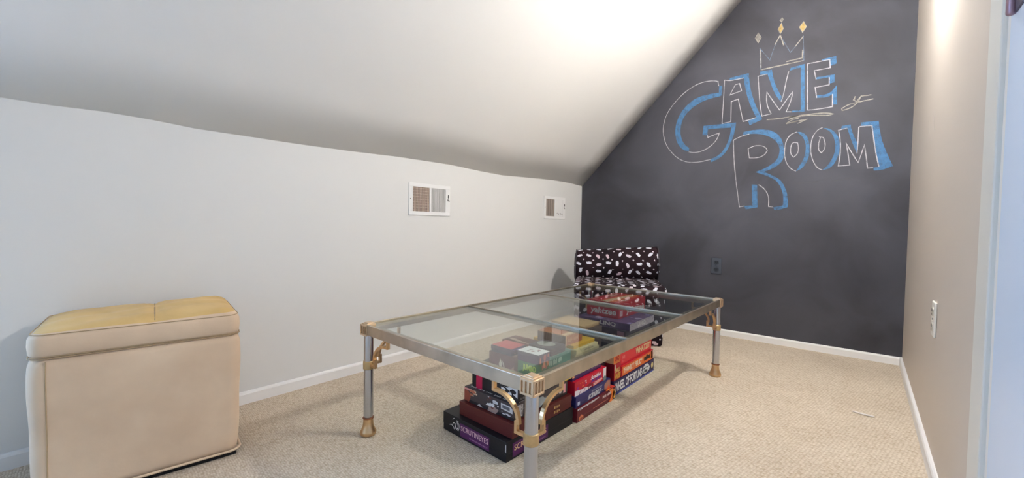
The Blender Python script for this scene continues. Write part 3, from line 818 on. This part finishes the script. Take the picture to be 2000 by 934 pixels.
bmesh.ops.bevel(bm, geom=bm.edges[:], offset=.02, segments=4, profile=.5, affect='EDGES')
o = bmobj('upholstered_base', bm, fab, chair, True); uv_by(o.data, boxuv)
bm = bmesh.new(); add_box(bm, -CW/2-.006, CW/2+.006, -.012, CD, CH-.08, CH, .028, 5)
o = bmobj('seat', bm, fab, chair, True); uv_by(o.data, boxuv)
# bolster backrest: a horizontal roll with soft ends
bw, br, bz = .635, .128, CH+.088
bm = bmesh.new(); n = 40; ends = [0, .010, .022, .038]
rad = lambda t: br*(1-.0)
st = []
for e, f in ((0, .72), (.006, .86), (.016, .95), (.030, .995), (.05, 1.0)): st.append((-bw/2+e, f))
mid = [(-bw/2+.05+(bw-.1)*k/8, 1.0) for k in range(1, 8)]
st = st+mid+[(-x, f) for x, f in st[::-1]]
rings = []
for x, f in st:
    tilt = .042*(x/bw)
    rings.append([bm.verts.new((x-.005, CD-.02+.98*br*f*math.cos(2*PI*k/n), bz+tilt+1.05*br*f*math.sin(2*PI*k/n))) for k in range(n)])
for a, b in zip(rings[:-1], rings[1:]):
    for k in range(n): bm.faces.new((a[k], a[(k+1) % n], b[(k+1) % n], b[k]))
bm.faces.new(rings[0]); bm.faces.new(rings[-1][::-1])
bs = bmobj('bolster_back', bm, fab, chair, True)
uvl = bs.data.uv_layers.new(name='UVMap')
for p in bs.data.polygons:
    angs = []
    for li in p.loop_indices:
        co = bs.data.vertices[bs.data.loops[li].vertex_index].co
        angs.append(math.atan2(co.z-bz, co.y-(CD-.02)))
    if max(angs)-min(angs) > PI: angs = [a if a > 0 else a+2*PI for a in angs]
    for li, a in zip(p.loop_indices, angs):
        co = bs.data.vertices[bs.data.loops[li].vertex_index].co
        if len(p.loop_indices) > 10: uvl.data[li].uv = (co.y, co.z)
        else: uvl.data[li].uv = (co.x, a*br)
for sx in (-1, 1):
    bm = bmesh.new(); x = sx*(bw/2-.012); tube(bm, [(x-.005, CD-.02+.97*br*math.cos(2*PI*k/48), bz+.042*x/bw+1.04*br*math.sin(2*PI*k/48)) for k in range(48)], .0045, True); bmobj('piping', bm, pip, bs, True)
# ---------------------------------------------------------------- board games under the table
card = {}
def C_(rgb, rough=.45): 
    k = 'card_%02x%02x%02x' % rgb
    return mat(k, rgb, rough, spec=.4)
def game_box(x0, x1, y0, y1, z0, z1, rgb, label, rz=0., seam=.7, lid=None, cat='board game', group='stacked games under the coffee table', name='board_game'):
    """a lidded cardboard box: base tray and a slightly larger lid"""
    cx, cy = (x0+x1)/2, (y0+y1)/2; w, d, h = x1-x0, y1-y0, z1-z0
    r = empty(name, (cx, cy, z0), rz, label, cat, group)
    zc = h*(1-seam)
    bm = bmesh.new(); add_box(bm, -w/2+.0008, w/2-.0008, -d/2+.0008, d/2-.0008, 0.0002, max(zc+.0015, h*.1), .0008, 1)
    bmobj('box_tray', bm, C_(rgb), r)
    bm = bmesh.new(); add_box(bm, -w/2, w/2, -d/2, d/2, zc, h-.0003, .0012, 2)
    bmobj('box_lid', bm, C_(lid or rgb), r)
    def face(which, off=.0006):
        if which == 'n': return lambda u, v: (-w/2+u*w, -d/2-off, v*h)
        if which == 'r': return lambda u, v: (w/2+off, -d/2+u*d, v*h)
        if which == 't': return lambda u, v: (-w/2+u*w, -d/2+v*d, h+off)
    r_f = face
    def panel(which, rect, rgb, nm='printed_panel', off=.0006):
        a, b, c, d_ = rect; bm = bmesh.new(); add_poly(bm, [(a, b), (c, b), (c, d_), (a, d_)], face(which, off)); return bmobj(nm, bm, C_(rgb), r)
    def poly(which, pts, rgb, nm='printed_picture', off=.0008):
        bm = bmesh.new(); add_poly(bm, pts, face(which, off)); return bmobj(nm, bm, C_(rgb), r)
    def text(which, s, rect, rgb, bold=.02, skew=0., nm='printed_title', off=.0011):
        bm = bmesh.new(); add_text(bm, s, rect, face(which, off), bold, skew); return bmobj(nm, bm, C_(rgb), r)
    def marks(which, rect, rgb, words, seed, off=.0011, nm='small_print'):
        """unreadable small print: a row of short ragged strokes"""
        rr = random.Random(seed); bm = bmesh.new(); a, b, c, d_ = rect; n = words*5; st = (c-a)/n
        for i in range(n):
            if i % 5 == 4: continue
            u = a+i*st; lo = b+(d_-b)*rr.uniform(0, .2); hi = d_-(d_-b)*rr.uniform(0, .3)
            add_poly(bm, [(u, lo), (u+st*.7, lo), (u+st*.75, hi), (u+st*.1, hi)], face(which, off))
        return bmobj(nm, bm, C_(rgb), r)
    def blobs(which, rect, cols, n, seed, size=(.03, .1), off=.0009, nm='printed_picture'):
        rr = random.Random(seed)
        for ci, col in enumerate(cols):
            bm = bmesh.new()
            for i in range(n):
                u = rr.uniform(rect[0], rect[2]); v = rr.uniform(rect[1], rect[3]); k = rr.randint(5, 7); s = rr.uniform(*size); a0 = rr.uniform(0, 6)
                asp = (rect[3]-rect[1])/(rect[2]-rect[0])
                P = []
                for j in range(k):
                    q = rr.uniform(.4, 1)*s; a = a0+2*PI*j/k
                    P.append((min(rect[2], max(rect[0], u+q*math.cos(a))), min(rect[3], max(rect[1], v+q*math.sin(a)*max(1, asp*.8)))))
                add_poly(bm, P, face(which, off+ci*.00015))
            bmobj(nm, bm, C_(col), r)
    return dict(r=r, panel=panel, poly=poly, text=text, blobs=blobs, marks=marks, face=face)

def G(*a, **k): 
    return game_box(*a, **k)
WHITE = (240, 236, 232)
# --- near stack, bottom to top
g = G(.803, 1.136, 1.012, 1.395, 0, .070, (18, 14, 20), 'black game box with purple title panels, at the bottom of the near stack', rz=-.04, seam=.62)
g['panel']('n', (.30, .12, .76, .80), (92, 34, 88)); g['text']('n', 'SCRUTINEYES', (.315, .43, .745, .70), (232, 190, 196), .012)
g['text']('n', 'THE GAME OF HIDDEN OBJECTS', (.45, .20, .735, .29), (206, 150, 190), .005, nm='printed_subtitle')
bm = bmesh.new(); f = g['face']('n', .001)
for P in ([(.17, .52), (.19, .66), (.23, .62), (.22, .46), (.26, .42), (.27, .60), (.24, .78), (.28, .74), (.29, .52), (.27, .34), (.22, .40), (.19, .34)], [(.12, .44), (.15, .50), (.19, .42), (.21, .30)], [(.17, .80), (.20, .90)], [(.24, .84), (.27, .82)]):
    Q = smooth2d(P, 2); F2 = g['face']('n', .001)
    w_, h_ = .333, .07
    add_ribbon(bm, [(u*w_, v*h_) for u, v in Q], .0022, lambda a, b, F2=F2: F2(a/w_, b/h_))
bmobj('face_doodle', bm, C_(WHITE), g['r'])
g['poly']('n', [(.985, .55), (1.0, .5), (1.0, .85), (.99, .9)], (200, 196, 196), 'worn_edge')
g['panel']('r', (.08, .12, .58, .80), (92, 34, 88)); g['text']('r', 'SCRUTINEYES', (.10, .40, .55, .68), (240, 196, 150), .012)
g['text']('r', 'THE GAME OF HIDDEN OBJECTS', (.28, .18, .54, .27), (206, 150, 190), .005, nm='printed_subtitle')

g = G(.866, 1.136, 1.036, 1.385, .070, .121, (92, 28, 26), 'dark maroon wooden case with white squares on its side, second up in the near stack', rz=-.03, seam=.5, name='wooden_game_case')
g['panel']('n', (0, .97, 1, 1.0), (110, 40, 34))
for v0 in (.06, .54): g['panel']('r', (.28, v0, .385, v0+.40), (222, 214, 198), 'pale_inlay')
for v0 in (.20, .55): g['marks']('r', (.66, v0, .80, v0+.22), (196, 158, 96), 1, 4, nm='gold_print')
g['panel']('r', (.05, .15, .12, .85), (60, 16, 18), 'dark_inlay')

g = G(.877, 1.124, 1.052, 1.372, .121, .177, (44, 36, 38), 'charcoal grey game box with sketched white figures, third from bottom of the near stack', rz=-.02, seam=.8, lid=(74, 62, 62))
g['panel']('n', (.0, .80, .16, .94), (220, 150, 140)); g['poly']('n', [(0, .1), (.10, .05), (.14, .4), (.10, .75), (0, .8)], (150, 70, 50))
g['blobs']('n', (.12, .45, .28, .95), [(222, 190, 160), (190, 110, 80)], 4, 5, (.02, .06))
g['blobs']('n', (.46, .20, .72, .95), [(226, 220, 218), (120, 60, 52), (236, 232, 230)], 5, 8, (.025, .07))
g['poly']('n', [(.50, .02), (.66, .0), (.72, .3), (.62, .45), (.52, .3)], (168, 140, 130))
g['poly']('n', [(.28, .05), (.33, .22), (.40, .05)], (200, 190, 185))
g['poly']('n', [(.76, .50), (.98, .44), (.98, .72), (.94, .84), (.76, .86)], (214, 210, 208), 'printed_label')
g['blobs']('n', (.77, .06, .96, .40), [(228, 224, 222)], 7, 3, (.02, .05)); g['poly']('n', [(.79, .58), (.93, .55), (.93, .75), (.79, .78)], (110, 106, 110), 'barcode', .0012)
g['marks']('t', (.08, .03, .90, .09), (226, 222, 220), 5, 6)
g['poly']('t', [(.02, .12), (.2, .10), (.25, .30), (.05, .34)], (190, 44, 70)); g['poly']('t', [(.42, .12), (.56, .10), (.66, .20), (.5, .24)], (236, 188, 60)); g['poly']('t', [(.66, .14), (.95, .10), (.98, .26), (.76, .3)], (226, 96, 40))
g['poly']('r', [(.02, .18), (.14, .12), (.15, .85), (.03, .9)], (196, 190, 186)); g['blobs']('r', (.03, .2, .14, .85), [(60, 50, 50), (150, 140, 138)], 4, 4, (.015, .05))
g['poly']('r', [(.32, .04), (.42, .02), (.54, .30), (.62, .38), (.62, .55), (.54, .52), (.50, .72), (.40, .74), (.32, .35)], (176, 180, 178)); g['poly']('r', [(.60, .42), (.68, .50), (.66, .62), (.60, .58)], (206, 206, 206))
g['panel']('r', (.15, .54, .90, .57), (150, 140, 138), 'printed_rule'); g['poly']('r', [(.82, .36), (.86, .30), (.88, .5), (.84, .62), (.81, .55)], (196, 190, 186)); g['panel']('r', (.91, .22, .955, .84), (226, 160, 166), 'printed_label')

g = G(.897, 1.124, 1.070, 1.300, .177, .262, (22, 16, 20), 'black game box with zebra-like black and white art, fourth from bottom of the near stack', rz=-.01, seam=.85)
g['panel']('n', (.10, 0, .24, 1), (196, 24, 72), 'red_stripe'); g['panel']('n', (.36, .02, 1, .98), (30, 26, 30), 'printed_panel', .0005)
g['poly']('n', [(.46, .95), (.58, .60), (.76, .48), (.90, .30), (.99, .2), (.99, .95)], (226, 224, 222))
g['blobs']('n', (.50, .25, .98, .95), [(24, 20, 24), (236, 234, 232), (40, 36, 38)], 7, 13, (.04, .11), off=.0011)
g['marks']('r', (.04, .10, .16, .22), (120, 116, 120), 2, 12); g['panel']('r', (.02, .03, .82, .05), (150, 146, 150), 'printed_rule')

g = G(1.07, 1.124, 1.350, 1.400, .177, .226, (236, 218, 30), 'small bright yellow card box at the back of the near stack', seam=.6, cat='card box', name='card_game'); yb = g
yb['r'].location = (1.104, 1.3735, .1775); yb['r'].rotation_euler = (0, 0, PI/2)
yb['panel']('n', (.05, .08, .95, .92), (250, 238, 30), 'yellow_label')

g = G(.985, 1.105, 1.068, 1.150, .262, .332, (104, 44, 66), 'plum coloured card box with two pale diamonds, near left on top of the near stack', seam=.7, name='card_game', cat='card game')
g['poly']('n', [(.40, .45), (.46, .75), (.54, .50), (.48, .22)], (214, 200, 190)); g['poly']('n', [(.52, .70), (.58, .40), (.66, .15), (.60, .55)], (204, 190, 184)); g['poly']('n', [(.70, .1), (.98, .1), (.98, .55)], (170, 130, 120))
g = G(.995, 1.090, 1.066, 1.148, .332, .356, (60, 50, 84), 'thin indigo box with a pink-red lid, topmost at the near left of the near stack', seam=.6, lid=(74, 60, 96), name='card_game', cat='card game')
g['panel']('t', (.02, .02, .98, .98), (206, 70, 84), 'red_cover'); g['blobs']('r', (.05, .1, .95, .9), [(200, 90, 110), (90, 90, 190)], 4, 9, (.05, .2))
g = G(1.105, 1.195, 1.080, 1.145, .262, .356, (58, 120, 78), 'green and purple card box with a white lid, on top of the near stack', seam=.35, lid=(78, 60, 96), name='card_game', cat='card game')
g['r'].location.x = 1.152; 
g['text']('n', 'JUMBO', (.28, .30, .90, .58), (190, 220, 80), .05)
g['panel']('t', (.0, .0, 1, 1), (240, 240, 244), 'white_cover'); g['blobs']('t', (.3, .25, .75, .8), [(170, 110, 120), (90, 80, 90)], 3, 6, (.05, .13)); g['blobs']('r', (.1, .4, .9, .95), [(220, 130, 90), (190, 90, 90)], 4, 2, (.06, .2))
g = G(1.060, 1.140, 1.152, 1.365, .262, .3035, (70, 140, 126), 'long flat teal box with cream ends, on the right edge of the near stack', seam=.5)
g['r'].location.x = 1.103
g['panel']('r', (.0, .02, .12, .98), (226, 218, 170), 'cream_end'); g['marks']('r', (.28, .25, .72, .75), (206, 236, 220), 3, 7)
g = G(.930, 1.055, 1.155, 1.230, .262, .322, (52, 48, 56), 'small grey box with a white lid edge, behind the plum card box', seam=.5, lid=(90, 92, 104), name='card_game', cat='card game')
g['panel']('t', (0, 0, 1, .16), (236, 236, 238), 'white_edge')
g = G(1.035, 1.140, 1.235, 1.330, .3037, .331, (92, 76, 92), 'dusky mauve box with a pale oval on its lid, on the teal box', seam=.6, name='card_game', cat='card game')
bm = bmesh.new(); F2 = g['face']('t', .0008); add_poly(bm, [(.45+.36*math.cos(2*PI*k/24), .5+.32*math.sin(2*PI*k/24)) for k in range(24)], F2); bmobj('pale_oval', bm, C_((196, 206, 196)), g['r'])
g = G(.885, 1.030, 1.250, 1.335, .262, .318, (120, 44, 40), 'brick red box with curved cream marks, left rear of the near stack', seam=.6, name='card_game', cat='card game')
g['poly']('t', [(.1, .3), (.5, .15), (.95, .2), (.6, .32), (.2, .5)], (226, 190, 170)); g['poly']('t', [(.3, .6), (.8, .5), (.9, .7), (.5, .8)], (90, 30, 34))

# --- middle stack
g = G(.800, 1.155, 1.402, 1.735, 0, .057, (98, 22, 34), 'dark red game box with orange chevrons, at the bottom of the middle stack', seam=.72, lid=(106, 24, 38))
g['poly']('r', [(.80, .0), (.90, .0), (.97, .55), (.90, 1.0), (.80, .98), (.88, .55)], (240, 130, 56)); g['poly']('r', [(.90, .2), (.98, .1), (.99, .55), (.94, .9)], (246, 170, 80)); g['poly']('t', [(.86, .80), (1, .74), (1, .86), (.9, .9)], (240, 140, 60)); g['poly']('t', [(.9, .92), (1, .88), (1, .98), (.92, .99)], (230, 70, 60))
g['marks']('r', (.62, .62, .88, .86), (240, 224, 220), 2, 11, off=.0014); g['panel']('r', (.38, .34, .78, .375), (226, 140, 110), 'printed_rule')
g['poly']('r', [(.04, .10), (.14, .10), (.14, .34), (.09, .48), (.04, .34)], (226, 130, 90), 'house_emblem'); g['text']('r', 'III', (.06, .14, .12, .26), (110, 30, 36), .03, nm='emblem_mark', off=.0014)
bm = bmesh.new(); F2 = g['face']('r', .001); rr = random.Random(2)
for i in range(17):
    u = .0+i*.031; h0 = .86+rr.uniform(-.05, .03); add_poly(bm, [(u, h0), (u+.024, h0+.01), (u+.03, .99), (u+.006, .985)], F2)
bmobj('white_key_marks', bm, C_((232, 226, 226)), g['r'])

g = G(.835, 1.148, 1.402, 1.695, .057, .102, (44, 40, 92), 'navy blue word game box with silver title, second from bottom of the middle stack', seam=.7, lid=(52, 48, 104))
g['text']('r', 'SCRABBLE', (.30, .16, .66, .62), (206, 206, 214), .05, .05); g['text']('r', 'THE CLASSIC BRAND', (.40, .70, .72, .84), (190, 188, 210), .01, .02, nm='printed_subtitle')
g['panel']('r', (.04, .2, .10, .5), (196, 200, 226), 'age_mark'); g['poly']('r', [(.80, .15), (.98, .05), (.99, .85), (.90, .98), (.80, .7)], (176, 120, 104)); g['poly']('r', [(.84, .02), (.99, .0), (.93, .45)], (226, 90, 50), off=.0012); g['marks']('r', (.68, .28, .79, .38), (190, 188, 210), 2, 10)

g = G(.880, 1.140, 1.404, 1.668, .102, .160, (176, 16, 44), 'bright red word game box with white keys and purple figures, third in the middle stack', seam=.95, lid=(206, 22, 52))
g['text']('r', 'Scrabble', (.46, .60, .79, .86), (244, 236, 238), .04, .04); g['text']('r', 'FLASH', (.47, .38, .78, .60), (84, 44, 150), .05, .05); g['marks']('r', (.60, .27, .86, .33), (240, 220, 226), 3, 14)
g['poly']('r', [(.0, .0), (.36, .0), (.62, .22), (.5, .34), (.2, .28), (.0, .40)], (240, 226, 226))
for i in range(7): g['poly']('r', [(.04+i*.07, .02), (.06+i*.07, .02), (.13+i*.06, .26), (.11+i*.06, .26)], (150, 60, 90), off=.0011) if i % 2 else None
g['blobs']('r', (.05, .35, .34, .88), [(110, 30, 130), (245, 225, 235), (236, 120, 60), (150, 40, 150)], 3, 21, (.015, .05), off=.0012)
g['poly']('r', [(.32, .30), (.44, .42), (.56, .30), (.56, .12), (.40, .2)], (150, 16, 40), off=.0013); g['poly']('r', [(.56, .02), (.86, .2), (.84, .34), (.70, .36), (.56, .16)], (240, 170, 160), off=.0012)
g['panel']('r', (.89, .22, .985, .98), (236, 232, 234), 'white_end_strip'); g['poly']('r', [(.885, .0), (.99, .0), (.99, .28), (.93, .38), (.885, .25)], (120, 130, 128), off=.0013)
g = G(.88, 1.128, 1.402, 1.640, .160, .200, (66, 32, 92), 'purple game box with a ragged dark pattern, fourth in the middle stack', seam=.9)
g['blobs']('r', (.0, .35, 1, 1), [(40, 24, 40), (120, 100, 130), (24, 16, 22), (150, 130, 160)], 14, 31, (.01, .05)); g['poly']('r', [(0, .3), (.08, .35), (.10, .8), (.03, 1), (0, .9)], (240, 180, 120))
g = G(.89, 1.128, 1.404, 1.580, .200, .235, (120, 84, 60), 'plain brown game box above the dark-patterned purple one in the middle stack', seam=.6)
g = G(.87, 1.138, 1.403, 1.600, .235, .272, (196, 188, 150), 'cream and grey game box in the upper middle stack', seam=.5)
g = G(.93, 1.145, 1.402, 1.575, .272, .292, (226, 214, 170), 'flat cream box with small dark print, under the yellow box of the middle stack', seam=.5)
g['marks']('r', (.35, .3, .8, .7), (150, 140, 118), 3, 8)
g = G(.93, 1.132, 1.402, 1.570, .292, .306, (222, 176, 44), 'flat yellow box near the top of the middle stack', seam=.5)
g = G(.975, 1.112, 1.372, 1.500, .3065, .350, (186, 104, 60), 'orange-brown wooden box with pale edges, topmost on the middle stack', seam=.6, lid=(196, 116, 70), name='wooden_game_case')
g['panel']('n', (.0, .93, 1, 1.0), (232, 196, 150), 'pale_edge'); g['panel']('r', (0, .93, 1, 1.), (236, 204, 160), 'pale_edge'); g['panel']('r', (0, 0, .05, .93), (236, 204, 160), 'pale_edge'); g['panel']('n', (.0, .0, 1.0, .93), (120, 96, 84), 'side_panel'); g['marks']('r', (.12, .3, .8, .66), (226, 176, 140), 2, 9); g['panel']('t', (.84, 0, 1, 1), (240, 206, 160), 'pale_edge')
g = G(.885, 1.062, 1.600, 1.740, .3225, .338, (196, 156, 112), 'tan wooden box beyond the orange-brown one, touching the far stack', seam=.5, lid=(216, 182, 140), name='wooden_game_case')
g = G(.89, 1.075, 1.603, 1.740, .200, .3222, (80, 64, 60), 'dark brown box supporting the tan box between the middle and far stacks', seam=.6)
g = G(.89, 1.095, 1.672, 1.740, .102, .200, (60, 36, 44), 'dark plum box standing behind the red word game', seam=.6)

# --- far stack
g = G(.760, 1.140, 1.745, 2.222, 0, .067, (34, 28, 76), 'dark blue game box with tall white title, at the bottom of the far stack', seam=.85, lid=(46, 34, 84))
g['text']('r', 'WHEEL OF FORTUNE', (-.09+.11, .20, .66, .86), (244, 242, 246), .04); g['panel']('r', (0, 0, 1, .13), (74, 84, 170), 'blue_band', .0008)
g['poly']('r', [(.67, .35), (.69, .75), (.74, .93), (.80, .95), (.84, .8), (.88, .55), (.86, .3), (.76, .2)], (226, 228, 232)); g['blobs']('r', (.70, .30, .84, .72), [(80, 90, 96), (130, 140, 140), (60, 60, 70)], 5, 41, (.02, .06), off=.0012)
bm = bmesh.new(); F2 = g['face']('r', .0012); add_poly(bm, [(.945+.03*math.cos(2*PI*k/18), .55+.24*math.sin(2*PI*k/18)) for k in range(18)], F2); bmobj('round_emblem', bm, C_((232, 214, 150)), g['r'])
g = G(.800, 1.138, 1.826, 2.212, .067, .120, (206, 30, 44), 'red game box with an orange side stripe, second from bottom of the far stack', seam=.8)
g['panel']('r', (.02, .06, .99, .88), (238, 116, 44), 'orange_band'); g['text']('r', '"FAMILY FEUD"', (.05, .25, .62, .76), (250, 226, 200), .045); g['poly']('r', [(.68, .30), (.90, .3), (.90, .72), (.82, .66), (.78, .9), (.74, .64), (.68, .66)], (70, 34, 22)); g['panel']('r', (.93, .15, .985, .92), (214, 210, 200), 'barcode_label')
g = G(.800, 1.132, 1.820, 2.200, .120, .182, (206, 26, 48), 'bright red puzzle game box with pale title, third in the far stack', seam=.85, lid=(224, 44, 56))
g['text']('r', 'WHATZIT?', (.46, .30, .97, .82), (226, 196, 150), .05); g['text']('r', 'MB', (.06, .45, .14, .75), (236, 120, 120), .03); g['text']('r', '3+', (.06, .2, .12, .38), (236, 120, 120), .02)
g = G(.85, 1.140, 1.930, 2.225, .182, .200, (120, 126, 142), 'thin grey-blue box on the bright red puzzle game in the far stack', seam=.5)
g['panel']('r', (.88, .2, .98, .85), (216, 218, 224), 'white_label')
g = G(.80, 1.120, 1.900, 2.200, .200, .272, (44, 30, 62), 'dark indigo game box beneath the purple box in the far stack', seam=.7)
g['panel']('n', (.86, .3, .97, .92), (150, 110, 132), 'faded_label')
g = G(.840, 1.136, 1.910, 2.215, .272, .308, (80, 56, 104), 'purple game box with white LINQ lettering, near the top of the far stack', seam=.9, lid=(84, 62, 112))
g['panel']('n', (.42, .04, .79, .98), (98, 76, 122), 'title_panel', .0004); g['text']('n', 'LINQ', (.45, .22, .75, .88), (240, 234, 240), .04); g['panel']('n', (.50, .08, .75, .11), (206, 196, 206), 'printed_rule')
g['panel']('r', (.0, .0, 1, 1), (196, 186, 200), 'pale_side', .0005); g['text']('r', 'LINQ', (.30, .15, .62, .85), (240, 236, 240), .03); g['blobs']('r', (.0, .0, 1, 1), [(150, 130, 170), (110, 84, 140)], 7, 51, (.02, .07), off=.0007); g['blobs']('t', (.3, .0, 1, 1), [(150, 140, 200), (120, 90, 150), (196, 190, 216)], 6, 52, (.03, .10))
g = G(.864, 1.052, 1.966, 2.290, .308, .392, (196, 24, 50), 'red dice game box with white and orange lid picture, topmost on the far stack', rz=-.02, seam=.9, lid=(210, 30, 54))
g['text']('n', 'yahtzee', (.12, .10, .92, .60), (250, 244, 244), .03, .02); g['panel']('r', (.04, .15, .14, .50), (220, 190, 200), 'barcode_label'); g['text']('r', 'yahtzee', (.26, .12, .95, .60), (244, 232, 232), .05)
g['poly']('t', [(.38, .0), (.80, .0), (.86, 1), (.50, 1)], (240, 120, 60)); g['poly']('t', [(.46, .0), (.66, .0), (.74, .9), (.58, .95)], (240, 214, 180), off=.001); g['blobs']('t', (.0, .0, .36, 1), [(170, 120, 110), (226, 170, 160)], 4, 61, (.04, .1)); g['poly']('t', [(.85, .1), (.95, .3), (.90, .5)], (246, 236, 226), off=.001)
# --- small boxes between the middle and far stacks
g = G(.960, 1.138, 1.748, 1.818, .067, .148, (196, 24, 42), 'small red card box with yellow lettering standing before the far stack', seam=.9, lid=(204, 26, 44), name='card_game', cat='card game')
g['panel']('n', (.5, .0, 1, 1), (124, 14, 34), 'dark_side')
g['text']('r', 'SMALL', (.10, .46, .80, .72), (240, 210, 140), .05, .05); g['text']('r', 'HANGERS', (.04, .08, .92, .42), (244, 190, 80), .05, .05); g['panel']('t', (.0, .0, 1, .9), (248, 190, 90), 'yellow_lid'); g['poly']('r', [(.05, .6), (.25, .62), (.25, .95), (.1, .95)], (232, 220, 200), off=.0009)
g = G(1.015, 1.136, 1.747, 1.815, .148, .190, (236, 128, 66), 'small orange card box with red lettering on the small red box', seam=.6, name='card_game', cat='card game')
g['text']('r', 'UNO', (.15, .25, .80, .78), (200, 40, 34), .05); g['panel']('n', (.0, .0, 1, 1), (222, 170, 130), 'pale_side', .0004)
g = G(.95, 1.128, 1.755, 1.815, .190, .240, (28, 20, 30), 'small black box with a white question mark, on the orange card box', seam=.6, name='card_game', cat='card game')
g['text']('r', '?', (.35, .15, .75, .9), (226, 216, 226), .05)
# ---------------------------------------------------------------- carpet lint beside the right baseboard
bm = bmesh.new(); tube(bm, [(1.985, 2.31, .003), (2.02, 2.295, .006), (2.055, 2.30, .004)], .003)
tag(bmobj('paper_scrap', bm, mat('paper_white', (238, 232, 226), .8)), 'tiny white paper scrap lying on the carpet beside the right baseboard', 'paper scrap')

# ---------------------------------------------------------------- lighting
LX, LY, LZ = 2.095, 2.04, 1.96
sc = empty('wall_sconce', (W, LY, LZ), 0, 'round glass globe wall light high on the right wall', 'wall light')
metal = mat('sconce_metal', (170, 165, 160), .35, 1.)
bm = bmesh.new(); add_box(bm, -.02, 0, -.05, .05, -.06, .06, .008); bmobj('backplate', bm, metal, sc)
bm = bmesh.new(); tube(bm, [(-.02, 0, .0), (-.06, 0, .03), (-.12, 0, .10), (LX-W, 0, .10)], .008); bmobj('arm', bm, metal, sc, True)
n = 24; prof = [(.046*math.sin(PI*k/n)+.0001, -.046*math.cos(PI*k/n)) for k in range(n+1)]
glow = bpy.data.materials.new('lit_opal_glass'); glow.use_nodes = True
gb = glow.node_tree.nodes['Principled BSDF']; gb.inputs['Base Color'].default_value = (.9, .9, .88, 1)
gb.inputs['Emission Color'].default_value = (1, 1, .985, 1); gb.inputs['Emission Strength'].default_value = LAMP*1.8
gl = lathe('glass_globe', prof, glow, sc, 32); gl.location = (LX-W, 0, 0)
box('lamp_holder', LX-W-.012, LX-W+.012, -.012, .012, .044, .105, metal, sc)

w = bpy.data.worlds.new('sky'); SC.world = w; w.use_nodes = True
bg = w.node_tree.nodes['Background']; bg.inputs['Color'].default_value = (.36, .60, 1.0, 1); bg.inputs['Strength'].default_value = SKY
pl = bpy.data.lights.new('window_portal', 'AREA'); pl.shape = 'RECTANGLE'; pl.size = wz1-wz0; pl.size_y = wy1-wy0
pl.cycles.is_portal = True
po = bpy.data.objects.new('window_portal', pl); COL.objects.link(po); po.location = (-.09, (wy0+wy1)/2, (wz0+wz1)/2)
po.rotation_euler = (0, -PI/2, 0)

# ---------------------------------------------------------------- camera
cam = bpy.data.cameras.new('camera'); co = bpy.data.objects.new('camera', cam); COL.objects.link(co)
F, YAW, PIT, ROL = 804.065, .70722, .03094, .01709
cam.sensor_fit = 'HORIZONTAL'; cam.sensor_width = 36.; cam.lens = 36.*F/2000.; cam.clip_start = .01
fw = Vector((-math.sin(YAW)*math.cos(PIT), math.cos(YAW)*math.cos(PIT), -math.sin(PIT)))
rt_ = Vector((math.cos(YAW), math.sin(YAW), 0)); up = rt_.cross(fw)
r2 = rt_*math.cos(ROL)+up*math.sin(ROL); u2 = up*math.cos(ROL)-rt_*math.sin(ROL)
M = Matrix((r2, u2, -fw)).transposed().to_4x4(); M.translation = Vector((CAMX, 0, CAMZ))
co.matrix_world = M
SC.camera = co
SC.view_settings.view_transform = 'Standard'; SC.view_settings.look = 'None'
SC.view_settings.gamma = 1.; SC.view_settings.use_curve_mapping = False
SC.view_settings.exposure = EXPO
